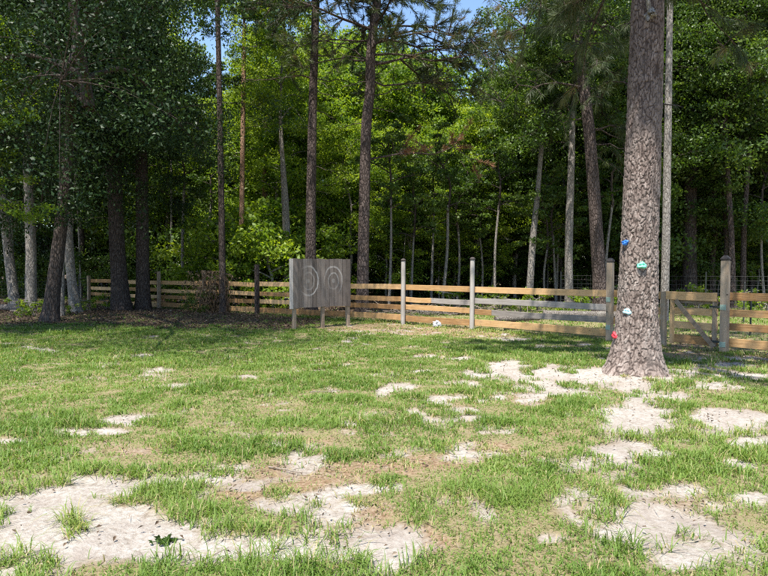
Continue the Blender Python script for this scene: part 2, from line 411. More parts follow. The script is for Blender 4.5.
def build_ground():
    xs = np.unique(np.concatenate([[-500, -300, -180, -110, -80, -60, -45, -35, -28], np.arange(-22, 16.01, .085), [18, 21, 25, 32, 45, 60, 80, 110, 180, 300, 500]]))
    yl = [-80, -40, -20, -8, -3, 0, 1.2]; y = 2.0
    while y < 32: yl.append(y); y += .035 + .0045 * y
    ys = np.array(yl + [34, 37, 41, 47, 55, 66, 80, 110, 180, 300, 500])
    X, Y = np.meshgrid(xs, ys)
    s, t, l = masks(X, Y)
    near = (np.abs(X) < 24) & (Y < 33) & (Y > 1)
    Z = np.where(near, gz(X, Y), 0)
    Z = Z - .015 * s * near + s * near * ((fbm(X * 3.4, Y * 3.4, 61, 3) - .5) * .05 + (fbm(X * 9, Y * 9, 62, 2) - .5) * .02)
    mb = MB(); nx = len(xs)
    i = np.arange(len(ys) - 1)[:, None] * nx; j = np.arange(nx - 1)[None]
    f = np.stack([i + j, i + j + 1, i + nx + j + 1, i + nx + j], -1).reshape(-1, 4)
    mb.add(np.stack([X, Y, Z], -1).reshape(-1, 3), f)
    m, nt, out = new_mat('lawn_soil')
    sa, ta, la = attr(nt, 'sand'), attr(nt, 'thatch'), attr(nt, 'litter')
    v = coords(nt)
    nf = noise(nt, v, 28, 6, .7); nm = noise(nt, v, 6, 5, .65); nb = noise(nt, v, 1.3, 4, .6); ng = noise(nt, v, 120, 3, .7)
    brk = mathn(nt, 'ADD', mathn(nt, 'MULTIPLY', mathn(nt, 'SUBTRACT', nf, .5), .9), mathn(nt, 'MULTIPLY', mathn(nt, 'SUBTRACT', nm, .5), .6))
    def sharp(a, lo, hi):
        k = mathn(nt, 'ADD', a, brk)
        return mathn(nt, 'DIVIDE', mathn(nt, 'SUBTRACT', k, lo), hi - lo, True)
    soil = ramp(nt, mathn(nt, 'ADD', mathn(nt, 'MULTIPLY', nf, .7), mathn(nt, 'MULTIPLY', nm, .3)), [(.36, (.08, .06, .032)), (.44, (.19, .155, .075)), (.5, (.28, .225, .135)), (.57, (.2, .185, .07)), (.64, (.38, .32, .225))])
    that = ramp(nt, nf, [(.3, (.11, .065, .035)), (.48, (.25, .168, .10)), (.68, (.40, .31, .215))])
    c = mixc(nt, sharp(ta, .25, .8), soil, that)
    sf = mathn(nt, 'ADD', mathn(nt, 'MULTIPLY', nf, .55), mathn(nt, 'MULTIPLY', nm, .45))
    sandc = ramp(nt, sf, [(.34, (.19, .155, .125)), (.46, (.37, .33, .285)), (.62, (.52, .48, .43))])
    sandc = mixc(nt, mathn(nt, 'MULTIPLY', mathn(nt, 'SUBTRACT', mathn(nt, 'ADD', mathn(nt, 'MULTIPLY', nb, .5), mathn(nt, 'MULTIPLY', nm, .5)), .47, True), 5., True), sandc, (.23, .185, .15))
    sandc = mixc(nt, mathn(nt, 'MULTIPLY', mathn(nt, 'SUBTRACT', 1.05, mathn(nt, 'ADD', sa, mathn(nt, 'MULTIPLY', brk, .6)), True), 1.1, True), sandc, (.24, .18, .115))
    sandc = mixc(nt, mathn(nt, 'MULTIPLY', mathn(nt, 'GREATER_THAN', ng, .66), .55), sandc, (.12, .09, .06))
    c = mixc(nt, sharp(sa, .12, .8), c, sandc)
    litc = ramp(nt, sf, [(.3, (.045, .032, .022)), (.5, (.10, .072, .05)), (.7, (.19, .148, .108))])
    c = mixc(nt, sharp(la, .3, .7), c, litc)
    p = N(nt, 'ShaderNodeBsdfPrincipled', i_Roughness=.97); p.inputs['Specular IOR Level'].default_value = .1
    nt.links.new(c, p.inputs['Base Color'])
    hh = mathn(nt, 'ADD', mathn(nt, 'MULTIPLY', nf, 1.), mathn(nt, 'MULTIPLY', ng, .35))
    nt.links.new(bump(nt, hh, .9, .03), p.inputs['Normal']); nt.links.new(p.outputs[0], out.inputs[0])
    me = mb.mesh('ground', [m])
    for nme, arr in (('sand', s), ('thatch', t), ('litter', l)):
        a = me.attributes.new(nme, 'FLOAT', 'POINT'); a.data.foreach_set('value', arr.astype(np.float32).ravel())
    o = link('ground', me); tag(o, 'sandy ground of the yard, worn bare in pale patches', 'ground', kind='structure')

def build_grass():
    r = np.random.default_rng(11)
    mb = MB()
    def zone(y0, y1, dens, hgt, wid, xl, xr, back=False, kmin=0.):
        A = (y1 - y0) * (xr - xl); n = int(A * dens)
        x = r.uniform(xl, xr, n); y = r.uniform(y0, y1, n)
        lim = .5 + .70 * y + 1.5
        fy = fence_y(x)
        k = (np.abs(x) < lim) & ((y > fy + .15) if back else (y < fy + .35))
        x, y = x[k], y[k]
        s, t, l = masks(x, y)
        tuft = fbm(x * 2.6, y * 2.6, 31, 3); fine = fbm(x * 9, y * 9, 37, 2)
        p = (1 - 1.03 * s) * (1 - .64 * t) * (1 - .93 * l) * np.clip(.3 + 3.2 * (tuft - .40), .55 + .3 * sstep(6, 11, y), 1) * np.clip(.25 + 1.9 * (fine - .22), .2, 1)
        p = np.maximum(p, .5 * (s > .3) * (l < .4) * sstep(.64, .70, fbm(x * 3.2, y * 3.2, 77, 2)))   # isolated tufts on the sand
        p = np.maximum(p, (.02 + .22 * sstep(.75, .15, s) * sstep(.45, .62, fbm(x * 4.3, y * 4.3, 83, 2)) * (y < 12)) * (l < .5) * (s < .75))
        k = r.uniform(size=len(x)) < p
        x, y, s, t, tuft, fine, l = x[k], y[k], s[k], t[k], tuft[k], fine[k], l[k]
        n = len(x); z = gz(x, y) - .012
        h = hgt * r.uniform(.45, 1.25, n) * (.22 + 1.45 * np.clip(tuft, 0, 1) ** 1.6) * (1 - .35 * t) * (1 + .5 * (s > .3)) * (1 + .9 * np.exp(-((fence_y(x) - y) / .3) ** 2) * r.uniform(0, 1.4, n))
        a = r.uniform(0, 2 * np.pi, n); lean = r.uniform(.35, 1.75, n)
        d = np.stack([np.cos(a), np.sin(a), np.zeros(n)], 1)
        b = np.stack([-np.sin(a), np.cos(a), np.zeros(n)], 1) * (wid * r.uniform(.7, 1.3, n))[:, None] * .5
        base = np.stack([x, y, z], 1)
        upv = np.array([0, 0, 1.])
        mid = base + (upv * (.66 - .1 * lean)[:, None] + d * (.32 * lean)[:, None]) * h[:, None]
        tip = base + (upv * np.maximum(1 - .35 * lean ** 2, .12)[:, None] + d * (.85 * lean)[:, None]) * h[:, None]
        V = np.stack([base - b, base + b, mid + b * .8, mid - b * .8, tip], 1).reshape(-1, 3)
        i = np.arange(n)[:, None] * 5
        tint = .18 + .36 * r.uniform(size=n) + .36 * (fbm(x * .5, y * .5, 91, 3) - .5) + .4 * (fbm(x * 2.1, y * 2.1, 95, 2) - .5) + .10 * t
        dry = r.uniform(size=n) < (.05 + .34 * t + .14 * s)
        tint = np.where(dry, r.uniform(.8, 1, n), np.clip(tint, 0, .78))
        mb.add(V, i + np.array([[0, 1, 2, 3]]), 0, np.repeat(tint, 5))
        mb.f.append(i + np.array([[3, 2, 4]]) + mb.n - 5 * n); mb.m.append(np.zeros(n, np.int32))
    zone(2.2, 4.5, 10500, .092, .006, -6, 6)
    zone(4.5, 7, 7600, .086, .0078, -8, 8)
    zone(7, 10, 6000, .078, .0096, -10, 9)
    zone(10, 14, 4800, .078, .0125, -13, 10)
    zone(14, 20, 3000, .078, .017, -18, 6)
    zone(20, 26, 250, .07, .02, -20, 0)
    zone(9, 16, 420, .11, .016, .5, 13, True)
    zone(16, 28, 300, .12, .022, -1, 22, True)
    zone(19, 27, 120, .12, .022, -16, 0, True)
    o = link('grass', mb.mesh('grass', [M['grass']]))
    tag(o, 'patchy short green lawn grass with dry straw blades', 'grass', kind='stuff')

def build_litter():
    r = np.random.default_rng(19)
    mb = MB()
    def scat(n, x0, x1, y0, y1, L, fn):
        x = r.uniform(x0, x1, n); y = r.uniform(y0, y1, n)
        s, t, l = masks(x, y)
        k = r.uniform(size=n) < fn(x, y, s, t, l); x, y = x[k], y[k]
        c = np.stack([x, y, gz(x, y) + r.uniform(.004, .03, len(x))], 1)
        leaf_quads(mb, c, L, L * .5, 2.2, r, 0, np.clip(r.beta(1.6, 2.2, len(x)), 0, 1))
    scat(60000, -20, 8, 14, 32, .095, lambda x, y, s, t, l: l * .8)
    scat(26000, -2, 22, 24, 38, .11, lambda x, y, s, t, l: l * .8)
    scat(9000, -7, 8, 2.6, 9, .035, lambda x, y, s, t, l: .10 + .5 * t + .10 * s)
    scat(9000, -10, 10, 9, 16, .05, lambda x, y, s, t, l: .10 + .4 * t + .2 * s + .6 * l)
    # fallen pine straw
    n = 12000
    x = r.uniform(-8, 9, n); y = 2.4 + 10 * r.uniform(size=n) ** 1.4
    s, t, l = masks(x, y); k = r.uniform(size=n) < (.2 + .75 * t - .2 * s); x, y = x[k], y[k]; n = len(x)
    a = r.uniform(0, np.pi, n); d = np.stack([np.cos(a), np.sin(a), r.normal(0, .04, n)], 1)
    c = np.stack([x, y, gz(x, y) + r.uniform(.001, .008, n)], 1)
    w = np.stack([-d[:, 1], d[:, 0], np.zeros(n)], 1) * .0016 * (1 + y[:, None] * .10)
    ln = r.uniform(.03, .08, n)[:, None]
    V = np.stack([c - d * ln, c + w, c + d * ln, c - w], 1)
    mb.add(V.reshape(-1, 3), np.arange(4 * n).reshape(-1, 4), 0, np.repeat(r.uniform(.8, 1., n), 4))
    o = link('leaf_litter', mb.mesh('leaf_litter', [M['litter']], False))
    tag(o, 'scattered brown dead leaves and pine straw lying on the ground', 'leaf litter', kind='stuff')

# ------------------------------------------------------------------ trees
def trunk_mesh(name, path, rad, mat, sides=16, flare=.5, seed=0, rough=.06):
    """path (n,3) relative to base, rad (n,)"""
    r = np.random.default_rng(seed)
    p = smooth_path(path, 8); rr = np.interp(np.linspace(0, 1, len(p)), np.linspace(0, 1, len(rad)), rad)
    zz = p[:, 2]
    rr = rr * (1 + flare * np.exp(-np.clip(zz, 0, 9) / (rad[0] * 1.6)))
    p = p.copy(); p[0, 2] -= .12
    v, f = tube(p, rr, sides)
    v = v.reshape(len(p), sides, 3)
    ph = r.uniform(0, 6.28, 6); a = np.linspace(0, 2 * np.pi, sides, endpoint=False)
    lob = sum(np.sin(k * a + ph[k]) / k for k in (2, 3, 4, 5))
    amp = rough * (1 + 4. * flare * np.exp(-np.clip(zz, 0, 9) / (rad[0] * 1.4)))
    off = amp[:, None] * lob[None] * rr[:, None] + r.normal(0, .015, (len(p), sides)) * rr[:, None]
    v = v + norm(v - p[:, None]) * off[..., None]
    mb = MB(); mb.add(v.reshape(-1, 3), f)
    return mb.mesh(name, [mat])

def broadleaf_crown(name, seed, R, H, ncl, per, leaf, mats, skirt=.15, gap=.0, flat=.45, cl=1.0, nlimb=14, fork=True):
    """crown with its limbs; origin where it leaves the trunk; leader continues up"""
    r = np.random.default_rng(seed)
    mb = MB()
    lead = smooth_path(np.array([[0, 0, -.3], [r.normal(0, .15), r.normal(0, .15), H * .3], [r.normal(0, .4), r.normal(0, .4), H * .62], [r.normal(0, .5), r.normal(0, .5), H * .92]]), 4)
    v, f = tube(lead, np.linspace(R * .022 + .02, .012, len(lead)), 7); mb.add(v, f, 1)
    # limbs
    limbs = []
    for i in range(nlimb):
        u = (i + .5) / nlimb
        z0 = H * (.0 + .72 * u)
        az = i * 2.4 + r.normal(0, .35)
        prof = math.sin(math.pi * min(1, .22 + .74 * u)) ** .6
        rad = R * prof * r.uniform(.75, 1.08)
        rise = H * (.04 + .2 * u) * r.uniform(.3, 1.3) - skirt * H * (1 - u) ** 2 * r.uniform(.3, 1.2)
        b = lead[min(len(lead) - 1, int(z0 / (H * .92 + .3) * len(lead)))]
        d = np.array([math.cos(az), math.sin(az), 0])
        e = b + d * rad + np.array([0, 0, rise])
        m1 = b + d * rad * .35 + np.array([0, 0, abs(rise) * .35 + .05 * H]); m2 = b + d * rad * .7 + np.array([0, 0, rise * .8 + .03 * H])
        lp = smooth_path(np.stack([b, m1, m2, e]) + r.normal(0, .05 * R * .3, (4, 3)), 4)
        v, f = tube(lp, np.linspace(R * .011 + .012, .006, len(lp)), 5); mb.add(v, f, 1)
        limbs.append(lp)
    per_l = max(1, ncl // (nlimb + 2))
    C = []
    for lp in limbs + [lead[len(lead) // 3:], lead[len(lead) // 2:]]:
        for k in range(per_l):
            t = r.uniform(.25, 1.) ** .8
            q = lp[min(len(lp) - 1, int(t * len(lp)))]
            off = r.normal(0, 1, 3) * np.array([R * .16, R * .16, H * .055])
            c = q + off; C.append(c)
            w = smooth_path(np.stack([q, q + off * .5 + np.array([0, 0, .06 * R * .5]), c]), 2)
            v, f = tube(w, np.linspace(.012, .004, len(w)), 3); mb.add(v, f, 1)
    C = np.array(C)
    if gap: C = C[r.uniform(size=len(C)) > gap]
    n = len(C)
    sz = r.uniform(.55, 1.25, n) * cl * R * .125
    cc = np.repeat(C, per, 0); ss = np.repeat(sz, per)[:, None]
    g = r.normal(size=(n * per, 3)); g = g / (1 + .25 * np.linalg.norm(g, axis=1, keepdims=True))
    pts = cc + g * ss * np.array([1, 1, flat])
    ct = np.repeat(r.uniform(0, 1, n), per)
    tint = np.clip(.55 * ct + .45 * r.uniform(size=n * per), 0, 1)
    leaf_quads(mb, pts, leaf, leaf * .52, .45, r, 0, tint)
    return mb.mesh(name, mats)

def pine_crown(name, seed, axis, radii, z0, z1, nbr, blen, needle=.16, nw=.012, ntw=9, ntuft=22, dead=(), droop=.25, extra=(), long=False, mat='pine', bark='bark_pine', dens_top=1., spread=.55):
    """axis: path points relative to base (n,3); branches between heights z0..z1"""
    r = np.random.default_rng(seed)
    mb = MB()
    ax = smooth_path(axis, 8)
    def at(z):
        i = np.argmin(np.abs(ax[:, 2] - z)); return ax[i]
    def branch(b, d, L, rise, tw, alive=True, rad=None, mt=0, drp=droop):
        rad = rad or (.012 + .011 * L)
        k = np.linspace(0, 1, 7)[:, None]
        sid = np.cross(d, [0, 0, 1.])
        pth = b + d * L * k + np.array([0, 0, 1.]) * (rise * L * k - drp * L * k ** 2) + sid * (np.sin(k * 3 + r.uniform(0, 6)) - 0) * .05 * L
        pth = pth + (b - pth[0]) 
        pth[1:] += r.normal(0, .025 * L, (6, 3))
        v, f = tube(pth, np.linspace(rad, rad * .25, 7), 5); mb.add(v, f, 1)
        if not alive:
            for _ in range(tw):
                q = pth[r.integers(2, 7)]; dd = norm(d * .5 + r.normal(0, .6, 3)); l2 = L * r.uniform(.12, .35)
                v, f = tube(np.stack([q, q + dd * l2 * .5, q + dd * l2 + np.array([0, 0, -.05])]), [rad * .35, rad * .25, rad * .1], 3); mb.add(v, f, 1)
            return
        cs = []; ds = []
        for _ in range(tw):
            t = r.uniform(.35, 1.); q = pth[min(6, int(t * 7))]
            dd = norm(d * .7 + r.normal(0, .55, 3) + np.array([0, 0, .15 - drp * .6])); l2 = L * r.uniform(.10, .32) + .1
            e = q + dd * l2
            v, f = tube(np.stack([q, (q + e) / 2 + [0, 0, .03], e]), [rad * .4, rad * .3, rad * .15], 3); mb.add(v, f, 1)
            for u in (1., .72, .45):
                cs.append(q + (e - q) * u); ds.append(norm(dd + r.normal(0, .25, 3)))
        needle_tufts(mb, np.array(cs), np.array(ds), ntuft, needle, nw, spread, r, mt, droop=.45 if long else .05)
    for i in range(nbr):
        u = (i + r.uniform(0, 1)) / nbr; z = z0 + (z1 - z0) * u
        az = i * 2.39996 + r.normal(0, .3)
        L = blen * (1 - .75 * u ** 1.5) * r.uniform(.6, 1.15)
        branch(at(z), np.array([math.cos(az), math.sin(az), 0]), L, .15 + .5 * u, int(ntw * (.5 + L / blen)))
    for (z, az, L, rise) in dead:
        branch(at(z), np.array([math.cos(az), math.sin(az), 0]), L, rise, 4, False, .012 + .008 * L, drp=.1)
    for e in extra:
        z, az, L, rise, tw, mt = e[:6]
        branch(at(z), np.array([math.cos(az), math.sin(az), 0]), L, rise, tw, True, .012 + .008 * L, mt, e[6] if len(e) > 6 else droop)
    # leader tip
    tip = ax[-1]
    needle_tufts(mb, np.stack([tip, tip - [0, 0, .4]]), np.array([[0, 0, 1.], [0, 0, 1.]]), 40, needle, nw, .7, r, 0)
    return mb.mesh(name, [M[mat], M[bark], M['deadneedle']])

CR = {}
def get_crown(k):
    if k in CR: return CR[k]
    ok = [M['oak'], M['bark_dark']]; br = [M['bright'], M['bark_grey']]; md = [M['mid'], M['bark_dark']]
    spec = {
        'oak0': lambda: broadleaf_crown('oak_crown', 1, 6.2, 12, 330, 150, .135, ok, .22),
        'oakf': lambda: broadleaf_crown('oak_crown', 6, 6.0, 11, 520, 240, .085, ok, .10, flat=.5, nlimb=18),
        'oak1': lambda: broadleaf_crown('oak_crown', 2, 6.0, 11, 330, 150, .135, ok, .30),
        'oak2': lambda: broadleaf_crown('oak_crown', 3, 5.2, 11, 260, 150, .13, ok, .12),
        'br0': lambda: broadleaf_crown('leafy_crown', 11, 4.0, 9, 230, 110, .17, br, .18),
        'br1': lambda: broadleaf_crown('leafy_crown', 12, 4.2, 9, 230, 110, .17, br, .25),
        'br2': lambda: broadleaf_crown('leafy_crown', 13, 3.6, 9, 200, 110, .17, br, .10),
        'md0': lambda: broadleaf_crown('leafy_crown', 21, 4.2, 9.5, 250, 110, .17, md, .2),
        'md1': lambda: broadleaf_crown('leafy_crown', 22, 4.4, 9, 250, 110, .17, md, .3),
        'md2': lambda: broadleaf_crown('leafy_crown', 23, 3.8, 10, 230, 110, .17, md, .1),
        'sap': lambda: broadleaf_crown('sapling_crown', 31, 1.6, 3.4, 60, 60, .13, md, .1, nlimb=9),
        'bushb': lambda: broadleaf_crown('bush_crown', 41, 1.25, 1.7, 70, 70, .11, br, .35, nlimb=12, cl=1.5, flat=.7),
        'bushm': lambda: broadleaf_crown('bush_crown', 42, 1.25, 1.7, 70, 70, .11, md, .35, nlimb=12, cl=1.5, flat=.7),
        'plant': lambda: broadleaf_crown('plant_leaves', 43, .5, .55, 24, 26, .10, br, .3, nlimb=9, cl=1.6, flat=.7),
    }[k]
    CR[k] = spec(); return CR[k]

def tree(name, label, d, pix, crown, bark, group=None, cat='tree', scale=(1, 1, 1), top=None, flare=.45, rz=None, crown_drop=0., sides=14, reach=()):
    """pix: [(px,py,w)] trunk centre line in the photo at distance d (first is the base); top: crown base height"""
    pts = [P(x, y, d) for x, y, w in pix]; rad = [w / F * d / 2 for x, y, w in pix]
    base = pts[0].copy(); base[2] = 0; pts[0] = base
    if top and top > pts[-1][2] + .3:
        dv = pts[-1] - pts[-2]; dv = dv / max(dv[2], .1)
        pts.append(pts[-1] + dv * (top - pts[-1][2]) * .8 + np.array([0, 0, .2 * (top - pts[-1][2])])); rad.append(rad[-1] * .8)
    for dx, dy, dz in reach:
        pts.append(pts[-1] + np.array([dx, dy, dz])); rad.append(rad[-1] * .8)
    root = thing(name, label, cat, tuple(base), 0, group)
    rel = np.array(pts) - base
    link('trunk', trunk_mesh('trunk', rel, np.array(rad), M[bark], sides, flare, int(abs(base[0] * 97 + base[1] * 31)) + 1), root)
    if crown:
        c = link('crown', get_crown(crown), root, tuple(rel[-1] - [0, 0, crown_drop]))
        c.scale = scale; c.rotation_euler = (0, 0, rz if rz is not None else (base[0] * 1.7 + base[1]) % 6.28)
    return root

def copy_tree(src, loc, rz, s, label=None, group=None):
    r = src.copy(); COL.objects.link(r); r.location = loc; r.rotation_euler = (0, 0, rz); r.scale = s if isinstance(s, tuple) else (s, s, s)
    if label: r['label'] = label
    if group: r['group'] = group
    for ch in src.children:
        c = ch.copy(); COL.objects.link(c); c.parent = r
    return r

def build_left_grove():
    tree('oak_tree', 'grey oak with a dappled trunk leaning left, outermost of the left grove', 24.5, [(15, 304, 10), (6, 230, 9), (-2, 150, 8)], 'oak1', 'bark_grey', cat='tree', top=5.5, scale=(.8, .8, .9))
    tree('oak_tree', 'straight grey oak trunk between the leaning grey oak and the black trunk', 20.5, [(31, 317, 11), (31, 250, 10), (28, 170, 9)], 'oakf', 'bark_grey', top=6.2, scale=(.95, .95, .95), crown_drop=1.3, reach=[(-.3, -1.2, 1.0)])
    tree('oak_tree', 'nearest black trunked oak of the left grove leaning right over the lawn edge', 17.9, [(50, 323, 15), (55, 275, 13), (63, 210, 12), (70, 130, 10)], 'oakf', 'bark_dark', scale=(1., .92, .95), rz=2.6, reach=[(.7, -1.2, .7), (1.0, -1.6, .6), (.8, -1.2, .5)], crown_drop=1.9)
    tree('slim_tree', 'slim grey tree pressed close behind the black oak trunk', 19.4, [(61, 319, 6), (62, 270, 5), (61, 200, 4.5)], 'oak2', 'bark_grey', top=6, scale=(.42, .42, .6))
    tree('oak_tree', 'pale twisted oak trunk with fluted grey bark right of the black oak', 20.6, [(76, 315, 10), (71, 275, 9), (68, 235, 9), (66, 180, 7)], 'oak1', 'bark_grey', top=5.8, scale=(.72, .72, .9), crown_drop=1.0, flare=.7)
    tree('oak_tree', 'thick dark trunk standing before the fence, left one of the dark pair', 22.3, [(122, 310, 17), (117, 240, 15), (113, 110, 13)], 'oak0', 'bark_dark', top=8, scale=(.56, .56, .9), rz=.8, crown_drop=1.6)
    tree('oak_tree', 'dark trunk standing before the fence, right one of the dark pair', 22.8, [(143, 310, 13.5), (142, 200, 12), (140, 90, 11)], 'oak2', 'bark_dark', top=8.2, scale=(.54, .54, .85), crown_drop=1.8)
    tree('slim_tree', 'slim black trunk rising out of the dead brown vines at the fence', 21.2, [(223, 310, 7), (222, 240, 6.5), (220, 120, 5.5), (217, -20, 4.5)], 'oak2', 'bark_dark', top=12, scale=(.32, .32, .4), rz=1.2)
    tree('leafy_tree', 'small bright leaved tree reaching in beside the leaning grey oak', 14, [(-64, 330, 9), (-58, 260, 8), (-53, 190, 6)], 'br1', 'bark_grey', top=4.0, scale=(.5, .5, .42), rz=.4)

def build_mid_trees():
    tree('pine_tree', 'bare orange trunked pine above the bright bushes behind the fence', 26, [(241, 300, 5.5), (242, 200, 5), (244, 60, 4.5)], 'md2', 'bark_tan', top=12, scale=(.5, .5, .5))
    tree('slim_tree', 'thin pale trunk right of the orange pine behind the bright bushes', 32, [(263, 297, 4.5), (264, 190, 4), (266, 120, 3)], 'br2', 'bark_tan', top=8, scale=(.7, .7, .8))
    tree('grey_tree', 'grey forked trunk rising just left of the target board', 25.5, [(287, 304, 8.5), (286.5, 240, 7.5), (285, 200, 7), (282, 150, 4)], 'br0', 'bark_grey', top=8, scale=(.6, .6, .7))
    tree('dead_snag', 'pale leaning bare trunk behind the fence, between the board and the big pine', 24, [(529, 301, 7.5), (533, 240, 6.5), (538, 190, 5)], 'md2', 'bark_grey', top=8, scale=(.55, .55, .6), flare=.15)
    tree('grey_tree', 'straight pale blotched trunk left of the brown leaning pine behind the fence', 23, [(569, 303, 8.5), (569, 240, 8), (571, 175, 7)], 'md0', 'bark_grey', top=7.5, scale=(.7, .7, .75), flare=.2)
    tree('slim_tree', 'slender pale grey trunk just right of the big climbing pine', 17.5, [(664, 320, 8), (666, 240, 7.6), (667.5, 150, 7), (669, 60, 6), (671, -60, 5)], 'md2', 'bark_grey', top=12, scale=(.75, .75, .8), flare=.15)
    tree('woodland_tree', 'broad dark trunk behind the gate in the shaded wood', 26, [(690, 303, 13), (690, 220, 12), (692, 120, 10)], 'md1', 'bark_dark', top=8)
    tree('woodland_tree', 'slim brown trunk right of the gate post, left one of a close pair', 24, [(733, 305, 6), (731, 230, 5.5), (726, 150, 4)], 'md0', 'bark_pine', top=7, scale=(.7, .7, .75))
    tree('woodland_tree', 'slim brown trunk right of the gate post, right one of a close pair', 24.6, [(743, 304, 6), (744, 230, 5), (749, 150, 4)], 'md1', 'bark_pine', top=7.4, scale=(.7, .7, .75))
    # young bare-stemmed saplings along the edge of the wood
    sp_ = [(389, 297, 391, 200, 2.6, 24, 'straight pale sapling just right of the target board behind the fence'),
           (411, 300, 414, 230, 2.2, 26, 'thin curving sapling behind the first round fence post'),
           (431, 300, 434, 215, 2.4, 27, 'thin grey sapling behind the fence midway between the two round posts'),
           (442, 301, 448, 205, 3.0, 25, 'white stemmed sapling bent to the right between the two round fence posts'),
           (457, 300, 458, 225, 2.4, 27, 'forked grey sapling left of the second round fence post'),
           (495, 300, 499, 205, 2.6, 26, 'straight grey sapling right of the second round fence post'),
           (482, 299, 479, 230, 2.0, 28, 'short thin sapling close behind the second round fence post'),
           (556, 300, 553, 235, 2.4, 26, 'short pale sapling between the leaning bare trunk and the blotched trunk'),
           (545, 300, 547, 250, 2.2, 25, 'short sapling right of the leaning bare trunk'),
           (603, 300, 613, 200, 2.6, 24, 'pale sapling leaning right behind the fence post left of the big pine'),
           (183, 300, 184, 190, 3, 27, 'thin grey sapling right of the dark trunk pair behind the fence'),
           (205, 300, 212, 200, 3, 29, 'thin forked sapling behind the dead vines'),
           (765, 300, 762, 215, 2.5, 25, 'thin sapling behind the wire fence')]
    for (x0, y0, x1, y1, w, d, lab) in sp_:
        xm = (x0 + x1) / 2 + ((x0 * 7) % 5 - 2)
        tree('sapling', lab, d, [(x0, y0, w * 1.2), (xm, (y0 + y1) / 2, w), (x1, y1, w * .8)], 'sap', 'bark_grey', 'saplings at the edge of the wood', 'sapling', flare=.1, sides=8, top=None)

def pine(name, label, d, pix, H, seed, bark='bark_pine', flare=.35, **kw):
    pts = [P(x, y, d) for x, y, w in pix]; rad = [w / F * d / 2 for x, y, w in pix]
    base = pts[0].copy(); base[2] = 0; pts[0] = base
    dv = pts[-1] - pts[-2]; dv /= dv[2]
    if H > pts[-1][2] + 1:
        h = H - pts[-1][2]
        pts.append(pts[-1] + dv * h * .5); rad.append(rad[-1] * .65)
        pts.append(pts[-1] + np.array([dv[0] * .5, dv[1] * .5, 1]) * h * .5); rad.append(.02)
    rel = np.array(pts) - base
    root = thing(name, label, 'tree', tuple(base))
    link('trunk', trunk_mesh('trunk', rel, np.array(rad), M[bark], 20, flare, seed), root)
    link('crown', pine_crown('pine_crown', seed, rel, rad, bark=bark, **kw), root)
    return root

def build_pines():
    PI = math.pi
    pine('pine_tree', 'tall dark pine with bare dead branches rising behind the target board', 21, [(311, 312, 11.5), (311, 220, 9.6), (312, 150, 8.6), (313, 100, 8), (316, 0, 7.2)], 19, 101,
         z0=10.4, z1=18.6, nbr=36, blen=2.8, nw=.016, needle=.19, ntw=14, ntuft=28,
         dead=[(10.6, PI, 1.9, .12), (10.3, .1, 1.6, .1), (9.9, PI - .3, 1.2, .05), (9.6, .3, 2.2, .05), (9.2, PI + .4, 1.4, .12), (8.9, -.2, 1.8, -.05), (8.2, .2, 1.5, .02), (8.2, PI + .1, 2.4, .02), (7.6, -.4, 1.2, -.35), (7.0, .4, 1.3, -.3), (5.1, -.1, 1.0, -.2), (4.3, .2, .5, .0), (10.9, 2.2, 1.9, .2), (9.4, 5.2, 1.2, .1), (6.5, 2.8, .4, 0), (10.0, 1.2, 1.5, .3)],
         extra=[(10.9, PI - .2, 2.4, .1, 9, 0), (10.7, .3, 2.2, .15, 8, 0)])
    pine('pine_tree', 'tall grey pine with a kinked top and needle boughs right of the target board', 20, [(362, 313, 12.5), (364, 220, 10.8), (366, 130, 10), (370, 90, 9.6), (371, 50, 9), (377, 0, 8)], 18.5, 102,
         z0=8.3, z1=18, nbr=42, blen=3.4, nw=.016, needle=.2, ntw=17, ntuft=30,
         dead=[(7.1, .3, 1.6, .45), (6.4, PI - .1, .9, -.1), (8.4, PI, 1.7, .55), (6.9, -.3, 1.0, -.2), (4.2, .2, .5, .3), (7.8, PI + .5, 1.1, -.3)],
         extra=[(8.6, .12, 4.0, .20, 24, 0, .12), (8.2, -.2, 4.2, .14, 24, 0, .1), (9.2, .35, 3.8, .2, 22, 0), (7.7, .1, 3.4, .06, 20, 0, .1), (5.2, .05, 3.4, .16, 12, 2, .12), (9.0, PI - .1, 2.8, .15, 18, 0), (8.4, PI + .2, 2.6, .05, 18, 0), (8.9, -.6, 3.4, .12, 24, 0), (9.3, -.1, 3.8, .2, 20, 0)])
    pine('pine_tree', 'brown leaning pine with drooping needles left of the big climbing pine', 21.5, [(601, 308, 14.5), (597, 240, 13), (589, 130, 11.5), (575, 20, 9.5)], 17, 103, bark='bark_tan' if False else 'bark_pine',
         z0=6.6, z1=16.6, nbr=40, blen=3.0, nw=.013, needle=.26, ntw=11, long=True, droop=.4,
         extra=[(5.6, .4, 2.0, -.05, 8, 0), (6.0, -.5, 2.2, .0, 9, 0), (6.6, .2, 2.4, .0, 10, 0)])
    pine('pine_tree', 'small blue green pine topping out against the sky behind the fence', 36, [(545, 300, 6), (545, 200, 5), (545, 90, 4)], 18.5, 104, bark='bark_grey',
         z0=10.2, z1=18.3, nbr=44, blen=2.5, nw=.024, needle=.2, ntw=10)

